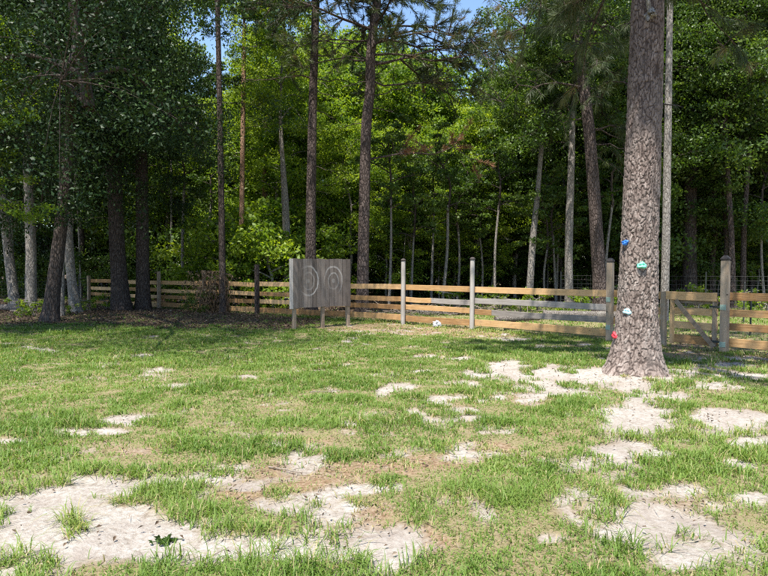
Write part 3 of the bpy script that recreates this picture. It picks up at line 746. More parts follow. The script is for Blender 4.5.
def build_big_pine():
    d = 9.05
    pix = [(632.5, 378, 48), (633.5, 366, 44), (635, 345, 41), (636.5, 310, 38), (638.5, 250, 36), (643.5, 130, 32), (648.5, 0, 28)]
    pts = [P(x, y, d) for x, y, w in pix]; rad = [w / F * d / 2 for x, y, w in pix]
    base = pts[0].copy(); base[2] = 0; pts[0] = base
    pts += [pts[-1] + np.array([.15, 0, 3.5]), pts[-1] + np.array([.3, 0, 8.5]), pts[-1] + np.array([.35, .1, 13])]; rad += [.19, .13, .02]
    rel = np.array(pts) - base
    root = thing('pine_tree', 'big plated bark pine in front of the fence with climbing holds on its trunk', 'tree', tuple(base))
    # trunk: fine grid, plates of bark raised in the mesh
    n = 220
    zz = np.concatenate([np.linspace(-.15, 6.6, 840), np.linspace(6.7, rel[-1, 2], 60)])
    cx = np.interp(zz, rel[:, 2], rel[:, 0]); cy = np.interp(zz, rel[:, 2], rel[:, 1]); rr = np.interp(zz, rel[:, 2], rad)
    k = np.ones(9) / 9
    rr[8:-8] = np.convolve(np.convolve(rr, k, 'same'), k, 'same')[8:-8]
    a = np.linspace(0, 2 * np.pi, n, endpoint=False)
    r = np.random.default_rng(5)
    A, Z = np.meshgrid(a, zz); Aw = A; A = np.mod(A - np.pi / 2, 2 * np.pi)
    # flare with root buttresses
    fl = np.exp(-np.clip(Z + .02, 0, 9) / .30)
    lob = .62 + .24 * np.cos(3 * A + .6) + .16 * np.cos(5 * A + 2.)
    R = rr[:, None] * (1 + .56 * fl * lob + .12 * np.exp(-np.clip(Z, 0, 9) / .7))
    R = R + .01 * np.cos(2 * A + Z * .7) + .012 * np.cos(3 * A - Z * .5)
    # plates: cellular pattern wrapped round the trunk
    u = A / (2 * np.pi) * 33; w = Z / .125
    u = u + 1.1 * (fbm(A * 9, Z * 7, 3, 3) - .5); w = w + 1.6 * (fbm(A * 6, Z * 5, 4, 3) - .5)
    f1 = np.full(u.shape, 9.); f2 = f1.copy()
    ui, wi = np.floor(u).astype(int), np.floor(w).astype(int)
    for du in (-1, 0, 1):
        for dw in (-1, 0, 1):
            cu, cw = ui + du, wi + dw
            hx = _h(cu % 33, cw, 71); hy = _h(cu % 33, cw, 72)
            dd = np.hypot((cu + hx - u), (cw + hy - w) * 1.25)
            f2 = np.where(dd < f1, f1, np.minimum(f2, dd)); f1 = np.minimum(f1, dd)
    crack = sstep(.0, .26, f2 - f1) * (.6 + .55 * _h(np.floor(u).astype(int) % 33, np.floor(w).astype(int), 61) * vnoise(A * 8, Z * 9, 33) ** .5)
    fur = np.abs(fbm(A * 7.5, Z * 1.5 + A * .6, 81, 3) - .5); crack = crack * (.35 + .65 * sstep(.0, .05, fur))
    crack = np.clip(crack + .5 * (fbm(A * 30, Z * 36, 44, 2) - .5), 0, 1)
    R = R + (crack - .6) * .016 + (vnoise(A * 36, Z * 60, 8) - .5) * .007 + (vnoise(A * 60, Z * 90, 9) - .5) * .004 + (vnoise(A * 9, Z * 12, 18) - .5) * .012
    X = cx[:, None] + R * np.cos(Aw); Y = cy[:, None] + R * np.sin(Aw)
    i = np.arange(len(zz) - 1)[:, None] * n; j = np.arange(n)[None]; j2 = (j + 1) % n
    f = np.stack([i + j, i + j2, i + n + j2, i + n + j], -1).reshape(-1, 4)
    mb = MB(); mb.add(np.stack([X, Y, Z], -1).reshape(-1, 3), f, 0, crack.ravel())
    m, nt, out = new_mat('big_pine_bark')
    cr = attr(nt, 'tint'); v = coords(nt, (1, 1, .45)); fine = noise(nt, v, 46, 6, .75); med = noise(nt, v, 11, 5, .65)
    h = mathn(nt, 'ADD', mathn(nt, 'MULTIPLY', cr, .40), mathn(nt, 'ADD', mathn(nt, 'MULTIPLY', fine, .5), mathn(nt, 'MULTIPLY', med, .35)))
    c = ramp(nt, h, [(.28, (.024, .017, .015)), (.52, (.11, .083, .07)), (.76, (.26, .207, .178)), (.96, (.46, .405, .36))])
    gl = noise(nt, coords(nt, (1, 1, .4)), 3.5, 4, .6)
    c = mixc(nt, mathn(nt, 'MULTIPLY', mathn(nt, 'SUBTRACT', gl, .5, True), 2., True), c, (.225, .195, .175))
    # redder tone higher up, darkened to paint in shade from the crown
    sz = nt.nodes.new('ShaderNodeSeparateXYZ'); tc = nt.nodes.new('ShaderNodeTexCoord'); nt.links.new(tc.outputs['Object'], sz.inputs[0])
    up = mathn(nt, 'MULTIPLY', mathn(nt, 'DIVIDE', mathn(nt, 'SUBTRACT', sz.outputs[2], 1.6), 3., True), .55)
    c = mixc(nt, up, c, mixc(nt, 1., c, (.36, .30, .30), 'MULTIPLY'))
    p = N(nt, 'ShaderNodeBsdfPrincipled', i_Roughness=.95); p.inputs['Specular IOR Level'].default_value = .15
    nt.links.new(c, p.inputs['Base Color']); nt.links.new(bump(nt, fine, .8, .012), p.inputs['Normal']); nt.links.new(p.outputs[0], out.inputs[0])
    link('trunk', mb.mesh('trunk', [m]), root)
    PI = math.pi
    cr_ = pine_crown('pine_crown', 77, rel, rad, z0=9, z1=18.3, nbr=30, blen=4.0, needle=.24, nw=.0085, ntw=20, ntuft=46, long=True, droop=.3,
        dead=[(4.0, -.25, .55, -.12), (5.35, -1.7, .35, .3), (5.2, 2.4, .4, .2)],
        extra=[(6.4, PI - .75, 1.6, .02, 15, 0, .42), (6.8, PI - .35, 1.4, .05, 13, 0, .5), (6.2, .55, 2.3, .0, 13, 0, .40), (7.6, PI + .2, 2.2, .15, 20, 0, .2), (7.6, 2.0, 3.4, .1, 14, 0, .4), (7.0, .2, 3.2, .12, 13, 0, .4), (6.6, 1.6, 2.8, .0, 14, 0, .45), (8.3, PI + .1, 3.2, .1, 34, 0), (8.8, PI - .25, 3.4, .1, 34, 0), (7.8, -.7, 3.0, .1, 34, 0), (7.4, -1.0, 2.8, .1, 28, 0), (8.2, -.35, 3.2, .12, 34, 0), (9, -.9, 3.2, .1, 34, 0), (7.4, -1.97, 1.6, .15, 30, 0, .1), (7.9, -1.65, 1.8, .15, 30, 0, .1), (8.2, -2.35, 1.8, .15, 30, 0, .1), (7.0, -1.9, 1.2, .15, 24, 0, .1), (8.8, -2.0, 2.2, .15, 30, 0, .1)])
    link('crown', cr_, root)
    # scar of a lost limb
    mb = MB(); q = np.array([np.interp(5.28, rel[:, 2], rel[:, 0]) - .05, -.235, 5.28])
    for s_ in range(5):
        e = q + np.array([r.normal(0, .07), -.03 + r.normal(0, .02), r.normal(0, .08)])
        v_, f_ = tube(np.stack([q + [r.normal(0, .05), .05, r.normal(0, .06)], e, e + [r.normal(0, .05), -.04, r.normal(0, .05)]]), [.04, .03, .008], 6); mb.add(v_, f_)
    link('limb_stub', mb.mesh('limb_stub', [M['bark_grey']]), root)
    return base, rel, rad

def build_holds(base, rel, rad):
    """climbing holds bolted to the big pine"""
    r = np.random.default_rng(3)
    spec = [(624, 243, (.03, .16, .55), 'royal blue climbing hold on the left edge of the big pine, uppermost of the holds', .052, 0),
            (641.5, 265.5, (.16, .62, .42), 'mint green climbing hold facing the lawn on the big pine', .062, 1),
            (628, 310.5, (.38, .68, .80), 'pale sky blue climbing hold low on the big pine trunk', .056, 2),
            (615.5, 335, (.62, .035, .05), 'red climbing hold lowest on the left edge of the big pine', .058, 3)]
    for px, py, col, lab, s, i in spec:
        d0 = 9.05
        pz = P(px, py, d0); z = pz[2]
        cx = base[0] + np.interp(z, rel[:, 2], rel[:, 0]); cy = base[1]; R = np.interp(z, rel[:, 2], rad) * (1 + .34 * math.exp(-z / .24)) + .004
        # march the sight line to the trunk surface; holds beyond the outline sit on its edge
        off = pz[0] - cx
        for _ in range(6):
            off = max(-R * .985, min(R * .985, off)); off = P(px, py, d0 - math.sqrt(R * R - off * off))[0] - cx
        off = max(-R * .985, min(R * .985, off))
        ang = -math.acos(off / R)
        nrm = np.array([math.cos(ang), math.sin(ang), 0])
        c = np.array([cx, cy, z]) + nrm * R
        m = plain_mat('hold_plastic', col, .45, .12, 30, .5)
        bm = bmesh.new(); bmesh.ops.create_uvsphere(bm, u_segments=36, v_segments=22, radius=1)
        ph = r.uniform(0, 6, 3)
        for v in bm.verts:
            x, y, zz = v.co
            b = 1 + .12 * math.sin(3 * math.atan2(zz, x) + ph[0]) + .08 * math.sin(5 * math.atan2(zz, x) + ph[1])
            # two finger pockets sunk into the face and a lip over them
            dent = sum(.75 * math.exp(-((x - q) ** 2 + (zz - .12 - .06 * k) ** 2) / .045) for k, q in ((-1, -.4), (1, .36))) if y < 0 else 0
            lip = .22 * math.exp(-((zz + .45) ** 2) / .05) if y < 0 else 0
            v.co = Vector((x * b * 1.08, (y * .55 + (dent - lip) * .62) , zz * b * .78))
        me = bpy.data.meshes.new('climbing_hold'); bm.to_mesh(me); bm.free()
        for p_ in me.polygons: p_.use_smooth = True
        me.materials.append(m)
        h = link('climbing_hold', me, None, tuple(c + nrm * s * .42))
        h.scale = (s, s, s); h.rotation_euler = (0, .25 * (i - 1), ang + math.pi / 2)
        tag(h, lab, 'climbing hold', 'climbing holds bolted to the big pine')
        bo = bpy.data.meshes.new('bolt'); bm = bmesh.new()
        bmesh.ops.create_cone(bm, cap_ends=True, segments=12, radius1=.15, radius2=.13, depth=.16, matrix=Matrix.Translation((0, -.42, -.12)) @ Matrix.Rotation(math.pi / 2, 4, 'X'))
        bm.to_mesh(bo); bm.free(); bo.materials.append(M['steel']); link('bolt', bo, h)

# ------------------------------------------------------------------ fence
def beam(name, p0, p1, hgt, thk, mat, parent, E, warp=.006, seed=0, roll=0):
    """a sawn board from p0 to p1 (world), hgt tall, thk thick, as one mesh in its own axes (x along)"""
    p0, p1 = np.asarray(p0, float), np.asarray(p1, float)
    L = np.linalg.norm(p1 - p0); r = np.random.default_rng(seed)
    bm = bmesh.new(); bmesh.ops.create_cube(bm, size=1, matrix=Matrix.Diagonal((L, thk, hgt, 1)))
    bmesh.ops.subdivide_edges(bm, edges=[e for e in bm.edges if abs(e.verts[0].co.x - e.verts[1].co.x) > L * .5], cuts=8, use_grid_fill=True)
    a, b, c = r.normal(0, warp), r.normal(0, warp), r.normal(0, warp * .6)
    for v in bm.verts:
        u = v.co.x / L * 2
        v.co.z += a * (1 - u * u) + c * u * math.sin(u * 3)
        v.co.y += b * (1 - u * u)
    bmesh.ops.bevel(bm, geom=[e for e in bm.edges if e.calc_face_angle(0) > .8], offset=.004, segments=1, affect='EDGES')
    me = bpy.data.meshes.new(name); bm.to_mesh(me); bm.free(); me.materials.append(mat)
    o = link(name, me, parent)
    d = Vector(p1 - p0).normalized()
    q = d.to_track_quat('X', 'Z')
    if roll: q = q @ Matrix.Rotation(roll, 3, 'X').to_quaternion()
    o.rotation_euler = q.to_euler()
    o.location = Vector((p0 + p1) / 2 - E)
    return o

def round_post(parent, pos, E, hgt, R, mat, capmat, lean=(0, 0)):
    prof = [(R, -.2), (R * 1.02, .2), (R, hgt * .6), (R * .98, hgt - .07), (R * .96, hgt - .055)]
    n = 20; V = []; r = np.random.default_rng(int(abs(pos[0]) * 100))
    a = np.linspace(0, 2 * np.pi, n, endpoint=False); ph = r.uniform(0, 6)
    def lathe(prof):
        V = [];
        for q, z in prof:
            rr = q * (1 + .03 * np.cos(2 * a + ph) + .015 * np.cos(5 * a))
            V.append(np.stack([rr * np.cos(a) + lean[0] * z, rr * np.sin(a) + lean[1] * z, np.full(n, z)], 1))
        V = np.array(V); k = len(prof)
        i = np.arange(k - 1)[:, None] * n; j = np.arange(n)[None]; j2 = (j + 1) % n
        return V.reshape(-1, 3), np.stack([i + j, i + j2, i + n + j2, i + n + j], -1).reshape(-1, 4)
    mb = MB(); v, f = lathe(prof + [(R * .2, hgt - .05)]); mb.add(v, f)
    o = link('post', mb.mesh('post', [mat]), parent, tuple(np.array(pos) - E))
    mb = MB(); v, f = lathe([(R * .9, hgt - .062), (R * 1.16, hgt - .058), (R * 1.18, hgt - .03), (R * 1.0, hgt - .008), (R * .6, hgt + .006), (.004, hgt + .012)]); mb.add(v, f)
    link('post_cap', mb.mesh('post_cap', [capmat]), o)
    return o

def square_post(parent, pos, E, hgt, w, mat, capmat, rz, cap=True):
    bm = bmesh.new(); bmesh.ops.create_cube(bm, size=1, matrix=Matrix.Translation((0, 0, (hgt - .2 - .08) / 2)) @ Matrix.Diagonal((w, w, hgt + .2 - .08, 1)))
    bmesh.ops.bevel(bm, geom=[e for e in bm.edges], offset=.007, segments=2, affect='EDGES')
    me = bpy.data.meshes.new('post'); bm.to_mesh(me); bm.free(); me.materials.append(mat)
    o = link('post', me, parent, tuple(np.array(pos) - E)); o.rotation_euler = (0, 0, rz)
    if cap:
        bm = bmesh.new()
        bmesh.ops.create_cone(bm, cap_ends=True, segments=4, radius1=w * .78, radius2=w * .30, depth=.055, matrix=Matrix.Translation((0, 0, hgt - .03 + .02)) @ Matrix.Rotation(math.pi / 4, 4, 'Z'))
        bmesh.ops.create_cone(bm, cap_ends=True, segments=4, radius1=w * .78, radius2=w * .78, depth=.03, matrix=Matrix.Translation((0, 0, hgt - .05)) @ Matrix.Rotation(math.pi / 4, 4, 'Z'))
        bmesh.ops.create_cone(bm, cap_ends=True, segments=4, radius1=w * .60, radius2=w * .60, depth=.02, matrix=Matrix.Translation((0, 0, hgt - .075)) @ Matrix.Rotation(math.pi / 4, 4, 'Z'))
        bmesh.ops.bevel(bm, geom=[e for e in bm.edges], offset=.004, segments=1, affect='EDGES')
        me = bpy.data.meshes.new('post_cap'); bm.to_mesh(me); bm.free(); me.materials.append(capmat); link('post_cap', me, o)
    return o

RAILZ = (1.045, .73, .47, .175)      # rail centre heights
RAILH = (.15, .14, .14, .165)

def plate(parent_post, w, z, h):
    bm = bmesh.new(); bmesh.ops.create_cube(bm, size=1, matrix=Matrix.Translation((-.012, -w / 2 - .004, z)) @ Matrix.Diagonal((w * .78, .008, h, 1)))
    bmesh.ops.bevel(bm, geom=bm.edges[:], offset=.002, segments=1, affect='EDGES')
    me = bpy.data.meshes.new('bracket'); bm.to_mesh(me); bm.free(); me.materials.append(M['hinge']); link('bracket', me, parent_post)

def build_fence():
    # posts: x, y, height, kind
    def at(px, d): q = P(px, 300, d); return np.array([q[0], q[1], 0])
    posts = [(at(89, 26), 1.35, 'sq'), (at(124, 24.7), 1.3, 'sq'), (at(159, 23.5), 1.55, 'sq'), (at(204, 22.0), 1.6, 'sq'), (at(257, 20.5), 1.80, 'sqd'), (at(347.5, 18.3), 1.5, 'sqp'),
             (at(403, 17.2), 1.86, 'rd'), (at(472, 15.6), 1.87, 'rd'), (at(610, 13.0), 1.80, 'sqc'), (at(664, 12.25), 1.2, 'low')]
    E = posts[0][0].copy()
    fence = thing('wooden_fence', 'long four rail wooden fence from the left grove to the gate, behind the target board', 'fence', tuple(E))
    E = np.array(fence.location)
    for i, (p, h, k) in enumerate(posts):
        q = posts[min(i + 1, len(posts) - 1)][0] - posts[max(i - 1, 0)][0]; rz = math.atan2(q[1], q[0])
        if k == 'rd': o = round_post(fence, p, E, h, .062, M['post_grey'], M['cap'], (.004, 0)); o['label'] = 'round weathered grey post with a dark domed cap'
        else:
            w = {'sq': .11, 'sqd': .125, 'sqp': .11, 'sqc': .125, 'low': .10}[k]
            mat = M['post'] if k != 'sqd' else M['bark_dark']
            o = square_post(fence, p, E, h, w, mat, M['cap'], rz, k in ('sqc',))
            if k == 'sqc':
                for z in (.92, .32): plate(o, w, z, .10)
    sd = 0
    for i in range(len(posts) - 1):
        a, b = posts[i][0], posts[i + 1][0]
        d = (b - a) / np.linalg.norm(b - a); nb = np.array([-d[1], d[0], 0])     # to the far side
        if nb[1] < 0: nb = -nb
        thick = .062 if posts[i][2] == 'rd' or posts[i + 1][2] == 'rd' else .058
        for k in range(4):
            sd += 1
            z = RAILZ[k]; pa, pb = a + nb * (thick + .02), b + nb * (thick + .02)
            jit = np.random.default_rng(sd).normal(0, .012, 2)
            za, zb = z + jit[0], z + jit[1]
            A = np.array([pa[0], pa[1], za]) + d * .003; B = np.array([pb[0], pb[1], zb]) - d * .003
            split = {(6, 1): (433, 'after'), (7, 2): (495, 'after')}.get((i, k))
            if (i, k) in ((7, 1), (8, 9)):
                o = beam('rail', A, B, RAILH[k], .032, M['rail_grey'], fence, E, seed=sd); o['label'] = 'weathered grey rail'
            elif split:
                pxs = split[0]; tA, tB = CX + F * A[0] / A[1], CX + F * B[0] / B[1]
                t = (pxs - tA) / (tB - tA); C = A + (B - A) * t
                beam('rail', A, C - d * .002, RAILH[k], .032, M['rail'], fence, E, seed=sd)
                o = beam('rail', C + d * .002, B, RAILH[k] * .98, .034, M['rail_grey'], fence, E, seed=sd + 500); o['label'] = 'weathered grey rail'
            else:
                beam('rail', A, B, RAILH[k], .032, M['rail'], fence, E, seed=sd)
    # short fence right of the gate
    g0 = at(725, 11.35); d = np.array([1.0, -1.03, 0]); d /= np.linalg.norm(d)
    p2 = g0 + d * 2.6; p3 = g0 + d * 5.2
    f2 = thing('wooden_fence', 'short stretch of four rail wooden fence right of the gate', 'fence', tuple(g0)); E2 = g0
    rz = math.atan2(d[1], d[0]); nb = np.array([-d[1], d[0], 0])
    for i, p in enumerate((g0, p2, p3)):
        o = square_post(f2, p, E2, 1.82, .135, M['post'], M['cap'], rz)
        if i == 0:
            o['label'] = 'dark weathered gate post with a pyramid cap'
            for z in (.86, .16): plate(o, .135, z, .10)
    for a, b in ((g0, p2), (p2, p3)):
        for k in range(4):
            sd += 1
            q = nb * .09
            beam('rail', a + q + [0, 0, RAILZ[k] + .02] - d * .0 + d * .003, b + q + [0, 0, RAILZ[k] + .01] - d * .003, RAILH[k] * .98, .032, M['rail'], f2, E2, seed=sd)
    # gate between the low post and the gate post
    a = posts[-1][0]; v = g0 - a; L = np.linalg.norm(v); gd = v / L; gn = np.array([-gd[1], gd[0], 0])
    gate = thing('wooden_gate', 'wooden plank gate with a diagonal brace, closed right of the big pine', 'gate', tuple(a + gd * .1)); Eg = np.array(gate.location)
    s0, s1 = a + gd * .115, g0 - gd * .135
    off = gn * .02
    for k in range(4):
        sd += 1
        hh = (.165, .14, .14, .165)[k]; zc = (1.05, .75, .47, .19)[k]
        o_ = gn * (-.02 if k == 0 else .045)
        beam('rail', (s0 + o_) + [0, 0, zc] + (gd * -.09 if k == 0 else 0), s1 + o_ + [0, 0, zc - .005], hh, .03, M['rail'], gate, Eg, .003, sd)
    beam('rail', s0 + gn * .045 + [0, 0, .95], s1 + gn * .045 + [0, 0, .95], .09, .03, M['post'], gate, Eg, .003, 901)
    beam('stile', s0 + gn * .012 + gd * .05 + [0, 0, .08], s0 + gn * .012 + gd * .05 + [0, 0, 1.13], .032, .085, M['rail'], gate, Eg, 0, 903, math.pi / 2)
    beam('stile', s1 + gn * .012 - gd * .05 + [0, 0, .08], s1 + gn * .012 - gd * .05 + [0, 0, 1.13], .032, .085, M['post'], gate, Eg, 0, 904, math.pi / 2)
    beam('brace', s0 + gd * .14 - gn * .052 + [0, 0, .96], s1 - gd * .03 - gn * .052 + [0, 0, .09], .085, .034, M['post'], gate, Eg, .003, 905)
    for z in (.86, .2):
        bm = bmesh.new(); bmesh.ops.create_cube(bm, size=1, matrix=Matrix.Diagonal((.22, .008, .04, 1)))
        bmesh.ops.bevel(bm, geom=bm.edges[:], offset=.002, segments=1, affect='EDGES')
        me = bpy.data.meshes.new('hinge'); bm.to_mesh(me); bm.free(); me.materials.append(M['steel'])
        o = link('hinge', me, gate, tuple(s1 - gd * .02 - gn * .034 + [0, 0, z] - Eg)); o.rotation_euler = (0, 0, math.atan2(gd[1], gd[0]))

def wire_fence(label, pts, hgt, spacing=2.4):
    E = np.array([*pts[0], 0.]); root = thing('wire_fence', label, 'fence', tuple(E))
    mb = MB()
    for a, b in zip(pts[:-1], pts[1:]):
        a = np.array([*a, 0.]); b = np.array([*b, 0.]); L = np.linalg.norm(b - a); d = (b - a) / L
        for z in np.arange(.12, hgt + .01, .15):
            v, f = tube(np.stack([a - E + [0, 0, z], (a + b) / 2 - E + [0, 0, z - .01], b - E + [0, 0, z]]), .0035, 4); mb.add(v, f)
        for t in np.arange(0, L, .15):
            q = a + d * t - E; v, f = tube(np.stack([q + [0, 0, .1], q + [0, 0, hgt]]), .003, 3); mb.add(v, f)
        for t in np.arange(0, L, spacing):
            q = a + d * t - E; m2 = MB()
            v, f = tube(np.stack([[0, 0, -.1], [0, 0, hgt * .5], [0, 0, hgt + .12]]), .024, 6); m2.add(v, f)
            link('post', m2.mesh('post', [M['steel']]), root, tuple(q))
    link('wire_mesh', mb.mesh('wire_mesh', [M['wire']]), root)

def build_board():
    L0 = G(294, 330); R0 = G(352, 325.5)
    v = R0 - L0; v[2] = 0; L = np.linalg.norm(v); d = v / L
    W = L * .985
    root = thing('target_board', 'grey plank target board on posts with two chalk ringed targets', 'target board', (L0[0], L0[1], 0), math.atan2(d[1], d[0]))
    zb, zt = .56, 1.84
    nx = max(1, round(W / .141))
    n = int(W / .141) + 1
    r = np.random.default_rng(2); mb = MB()
    x = 0.0
    cube = np.array([[0, 0, 0], [1, 0, 0], [1, 1, 0], [0, 1, 0], [0, 0, 1], [1, 0, 1], [1, 1, 1], [0, 1, 1]], float)
    cf = np.array([[0, 3, 2, 1], [4, 5, 6, 7], [0, 1, 5, 4], [1, 2, 6, 5], [2, 3, 7, 6], [3, 0, 4, 7]])
    while x < W - .03:
        w = min(.141, W - x)
        y0 = r.uniform(-.004, .004); z0 = r.uniform(-.015, .012); z1 = r.uniform(-.01, .014); sk = r.uniform(-.004, .004)
        c = cube.copy(); c = c * [w - .004, .024, zt + z1 - zb - z0] + [x + .002, y0, zb + z0]
        c[4:, 2] += np.array([0, 1, 1, 0]) * sk; mb.add(c, cf); x += .141
    cen = [(.46 * W / 1.9, 1.26, [(.30, .024, .75, .6), (.18, .018, .42, .35), (.02, .035, .5, 0)], -.1), (1.28 * W / 1.9, 1.25, [(.30, .022, .6, .6), (.168, .02, .75, .3), (.022, .035, .7, 0)], 1.2)]
    link('panel', mb.mesh('panel', [board_mat(cen)], False), root)
    # frame and posts
    Z = np.zeros(3)
    def lo(name, p0, p1, h, t, m, roll=0): return beam(name, p0, p1, h, t, m, root, Z, .003, int(p0[0] * 100 + 7), roll)
    lo('side_board', (-.028, .045, zb - .02), (-.028, .045, zt), .05, .13, M['sidebrd'], math.pi / 2)['label'] = 'pale side board'
    for xx in (.04, .5 * W, W - .07):
        lo('leg', (xx + .02, .082, -.15), (xx + .02, .082, zt - .06), .085, .085, M['post'])
    for z in (zb + .16, zt - .18):
        lo('batten', (.02, .032, z), (W - .01, .032, z), .09, .034, M['rail_grey'])

# ------------------------------------------------------------------ undergrowth and bits
def bush(label, x, y, s, kind, group, name='bush', cat='bush', rz=0.):
    root = thing(name, label, cat, (x, y, 0), rz, group)
    me = get_crown(kind)
    c = link('foliage', me, root, (0, 0, .18 * s)); c.scale = (s, s, s)
    st = MB(); r = np.random.default_rng(int(abs(x * 31 + y * 17)))
    for i in range(5):
        a = i * 1.26 + r.uniform(0, .5)
        v, f = tube(np.array([[0, 0, -.08], [.1 * math.cos(a), .1 * math.sin(a), .2], [.3 * math.cos(a), .3 * math.sin(a), .6]]) * s, np.array([.014, .011, .006]) * s, 5); st.add(v, f)
    link('stem', st.mesh('stem', [M['twig']]), root)
    return root

def build_undergrowth():
    r = np.random.default_rng(23)
    def at(px, d): q = P(px, 290, d); return q[0], q[1]
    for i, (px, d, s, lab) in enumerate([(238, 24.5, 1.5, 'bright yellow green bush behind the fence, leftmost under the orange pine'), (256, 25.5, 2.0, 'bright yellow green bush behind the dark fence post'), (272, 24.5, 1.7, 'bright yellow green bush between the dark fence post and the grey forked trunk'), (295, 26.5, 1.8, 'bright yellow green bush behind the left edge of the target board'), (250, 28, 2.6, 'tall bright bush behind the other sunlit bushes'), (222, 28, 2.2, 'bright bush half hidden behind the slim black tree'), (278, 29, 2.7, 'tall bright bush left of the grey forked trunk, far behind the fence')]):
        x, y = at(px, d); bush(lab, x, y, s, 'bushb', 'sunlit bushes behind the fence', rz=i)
    for i, (px, d, s, k, lab) in enumerate([(199, 21.4, .42, 'bushm', 'small green bush growing through the fence beside the dead vines'), (88, 21.5, .8, 'plant', 'young bright plant beside the end post of the fence'), (23, 19.6, .55, 'plant', 'low bright plant at the foot of the straight grey oak'), (64, 19.8, .6, 'plant', 'low pale plant between the black oak and the twisted oak'), (104, 22.6, .9, 'plant', 'leafy plant left of the thick dark trunk'), (131, 23, .7, 'plant', 'small yellow plant between the dark trunk pair'),
                                           (35, 19.2, .9, 'plant', 'scrubby plant between the straight grey oak and the black oak')]):
        x, y = at(px, d); bush(lab, x, y, s, k, 'low plants under the left grove', 'plant' if k == 'plant' else 'bush', 'plant' if k == 'plant' else 'bush', i * 1.3)
    for i, (px, d, s, k) in enumerate([(520, 21, .9, 'plant'), (540, 22.5, 1.2, 'plant'), (575, 21, 1.1, 'plant'), (592, 23, 1.3, 'plant'), (500, 23, 1.2, 'plant'), (625, 22, 1.1, 'plant'), (690, 23, 1.4, 'plant'), (700, 20, 1.0, 'plant'), (740, 22, 1.1, 'plant'), (765, 20, 1., 'plant'), (455, 24, 1.1, 'plant'), (480, 22, .9, 'plant')]):
        x, y = at(px, d); bush('low leafy weed clump in the sunny strip behind the right fence', x, y, s, k, 'weed clumps in the sunny strip behind the fence', 'weed_clump', 'weed', i * 1.3)
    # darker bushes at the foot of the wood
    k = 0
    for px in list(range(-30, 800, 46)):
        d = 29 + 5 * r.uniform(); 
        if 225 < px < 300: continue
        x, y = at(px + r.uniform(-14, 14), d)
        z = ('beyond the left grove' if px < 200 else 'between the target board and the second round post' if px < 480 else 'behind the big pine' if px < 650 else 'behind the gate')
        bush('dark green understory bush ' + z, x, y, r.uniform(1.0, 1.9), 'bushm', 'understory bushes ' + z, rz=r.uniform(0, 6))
    # dead brown vines hanging on the fence
    mb = MB()
    for i in range(70):
        a = np.array([r.normal(0, .42), r.normal(0, .22), 0]); h = r.uniform(.4, 1.5)
        b = a + np.array([r.normal(0, .35), r.normal(0, .15), h]); c = b + np.array([r.normal(0, .4), r.normal(0, .2), -r.uniform(0, .5)])
        v, f = tube(smooth_path(np.stack([a, (a + b) / 2 + r.normal(0, .12, 3), b, c]), 4), np.linspace(.012, .004, 13), 4); mb.add(v, f, 0)
    c = np.stack([r.normal(0, .42, 700), r.normal(0, .2, 700), r.uniform(.3, 1.5, 700)], 1); leaf_quads(mb, c, .10, .06, .2, r, 1, r.uniform(.3, .9, 700))
    x, y = at(212, 21.4); o = link('dead_vines', mb.mesh('dead_vines', [M['vine'], M['litter']]), None, (x, y, 0)); tag(o, 'tangle of dead brown vines hanging on the fence', 'dead vines')
    # logs and brush behind the fence
    def log(px, d, L, R, az, lab, z=0):
        x, y = at(px, d); r2 = np.random.default_rng(int(px))
        p = smooth_path(np.stack([[-L / 2, 0, 0], [-L / 6, r2.normal(0, .04), r2.normal(0, .02)], [L / 5, r2.normal(0, .04), 0], [L / 2, 0, 0]]), 4)
        rr = np.linspace(R, R * .8, len(p)); v, f = tube(p, rr, 14); m = MB(); m.add(v, f)
        nv = len(v)
        for k, s_ in ((0, -1), (len(p) - 1, 1)):
            ring = v[k * 14:(k + 1) * 14]; cc = ring.mean(0); vv = np.vstack([ring, cc]); idx = np.arange(14)
            ff = np.stack([idx, (idx + 1) % 14, np.full(14, 14)], 1); ff = ff if s_ < 0 else ff[:, ::-1]; m.add(vv, ff)
        o = link('log', m.mesh('log', [M['log']]), None, (x, y, R * .9 + z)); o.rotation_euler = (0, r2.normal(0, .02), az); tag(o, lab, 'log', 'logs lying behind the fence')
    log(446, 20.5, 2.0, .10, -.25, 'grey log on the ground behind the fence left of the second round post')
    log(518, 18, 1.5, .10, .3, 'grey log behind the fence right of the second round post')
    log(511, 15.6, .36, .08, .2, 'short pale cut log close behind the bottom rail')
    log(582, 19, 2.4, .14, -.1, 'thick dark log behind the fence near the brown leaning pine')
    log(420, 21.5, 1.6, .07, .4, 'thin grey log behind the first round post')
    log(40, 20.8, 1.8, .09, .35, 'grey log lying between the oaks of the left grove')
    log(12, 22.2, 1.2, .13, -.3, 'short grey log at the foot of the leaning grey oak')
    mb = MB()
    for i in range(240):
        a = np.array([r.normal(0, 1.3), r.normal(0, .45), r.uniform(.0, .22)]); dd = norm(np.array([r.normal(), r.normal() * .5, r.normal() * .25])); L = r.uniform(.15, .7)
        v, f = tube(np.stack([a, a + dd * L * .5 + r.normal(0, .03, 3), a + dd * L]), [.018, .014, .006], 4); mb.add(v, f)
    x, y = at(440, 21); o = link('brush_pile', mb.mesh('brush_pile', [M['twig']]), None, (x, y, 0)); tag(o, 'low heap of grey dead branches behind the fence', 'brush pile', kind='stuff')
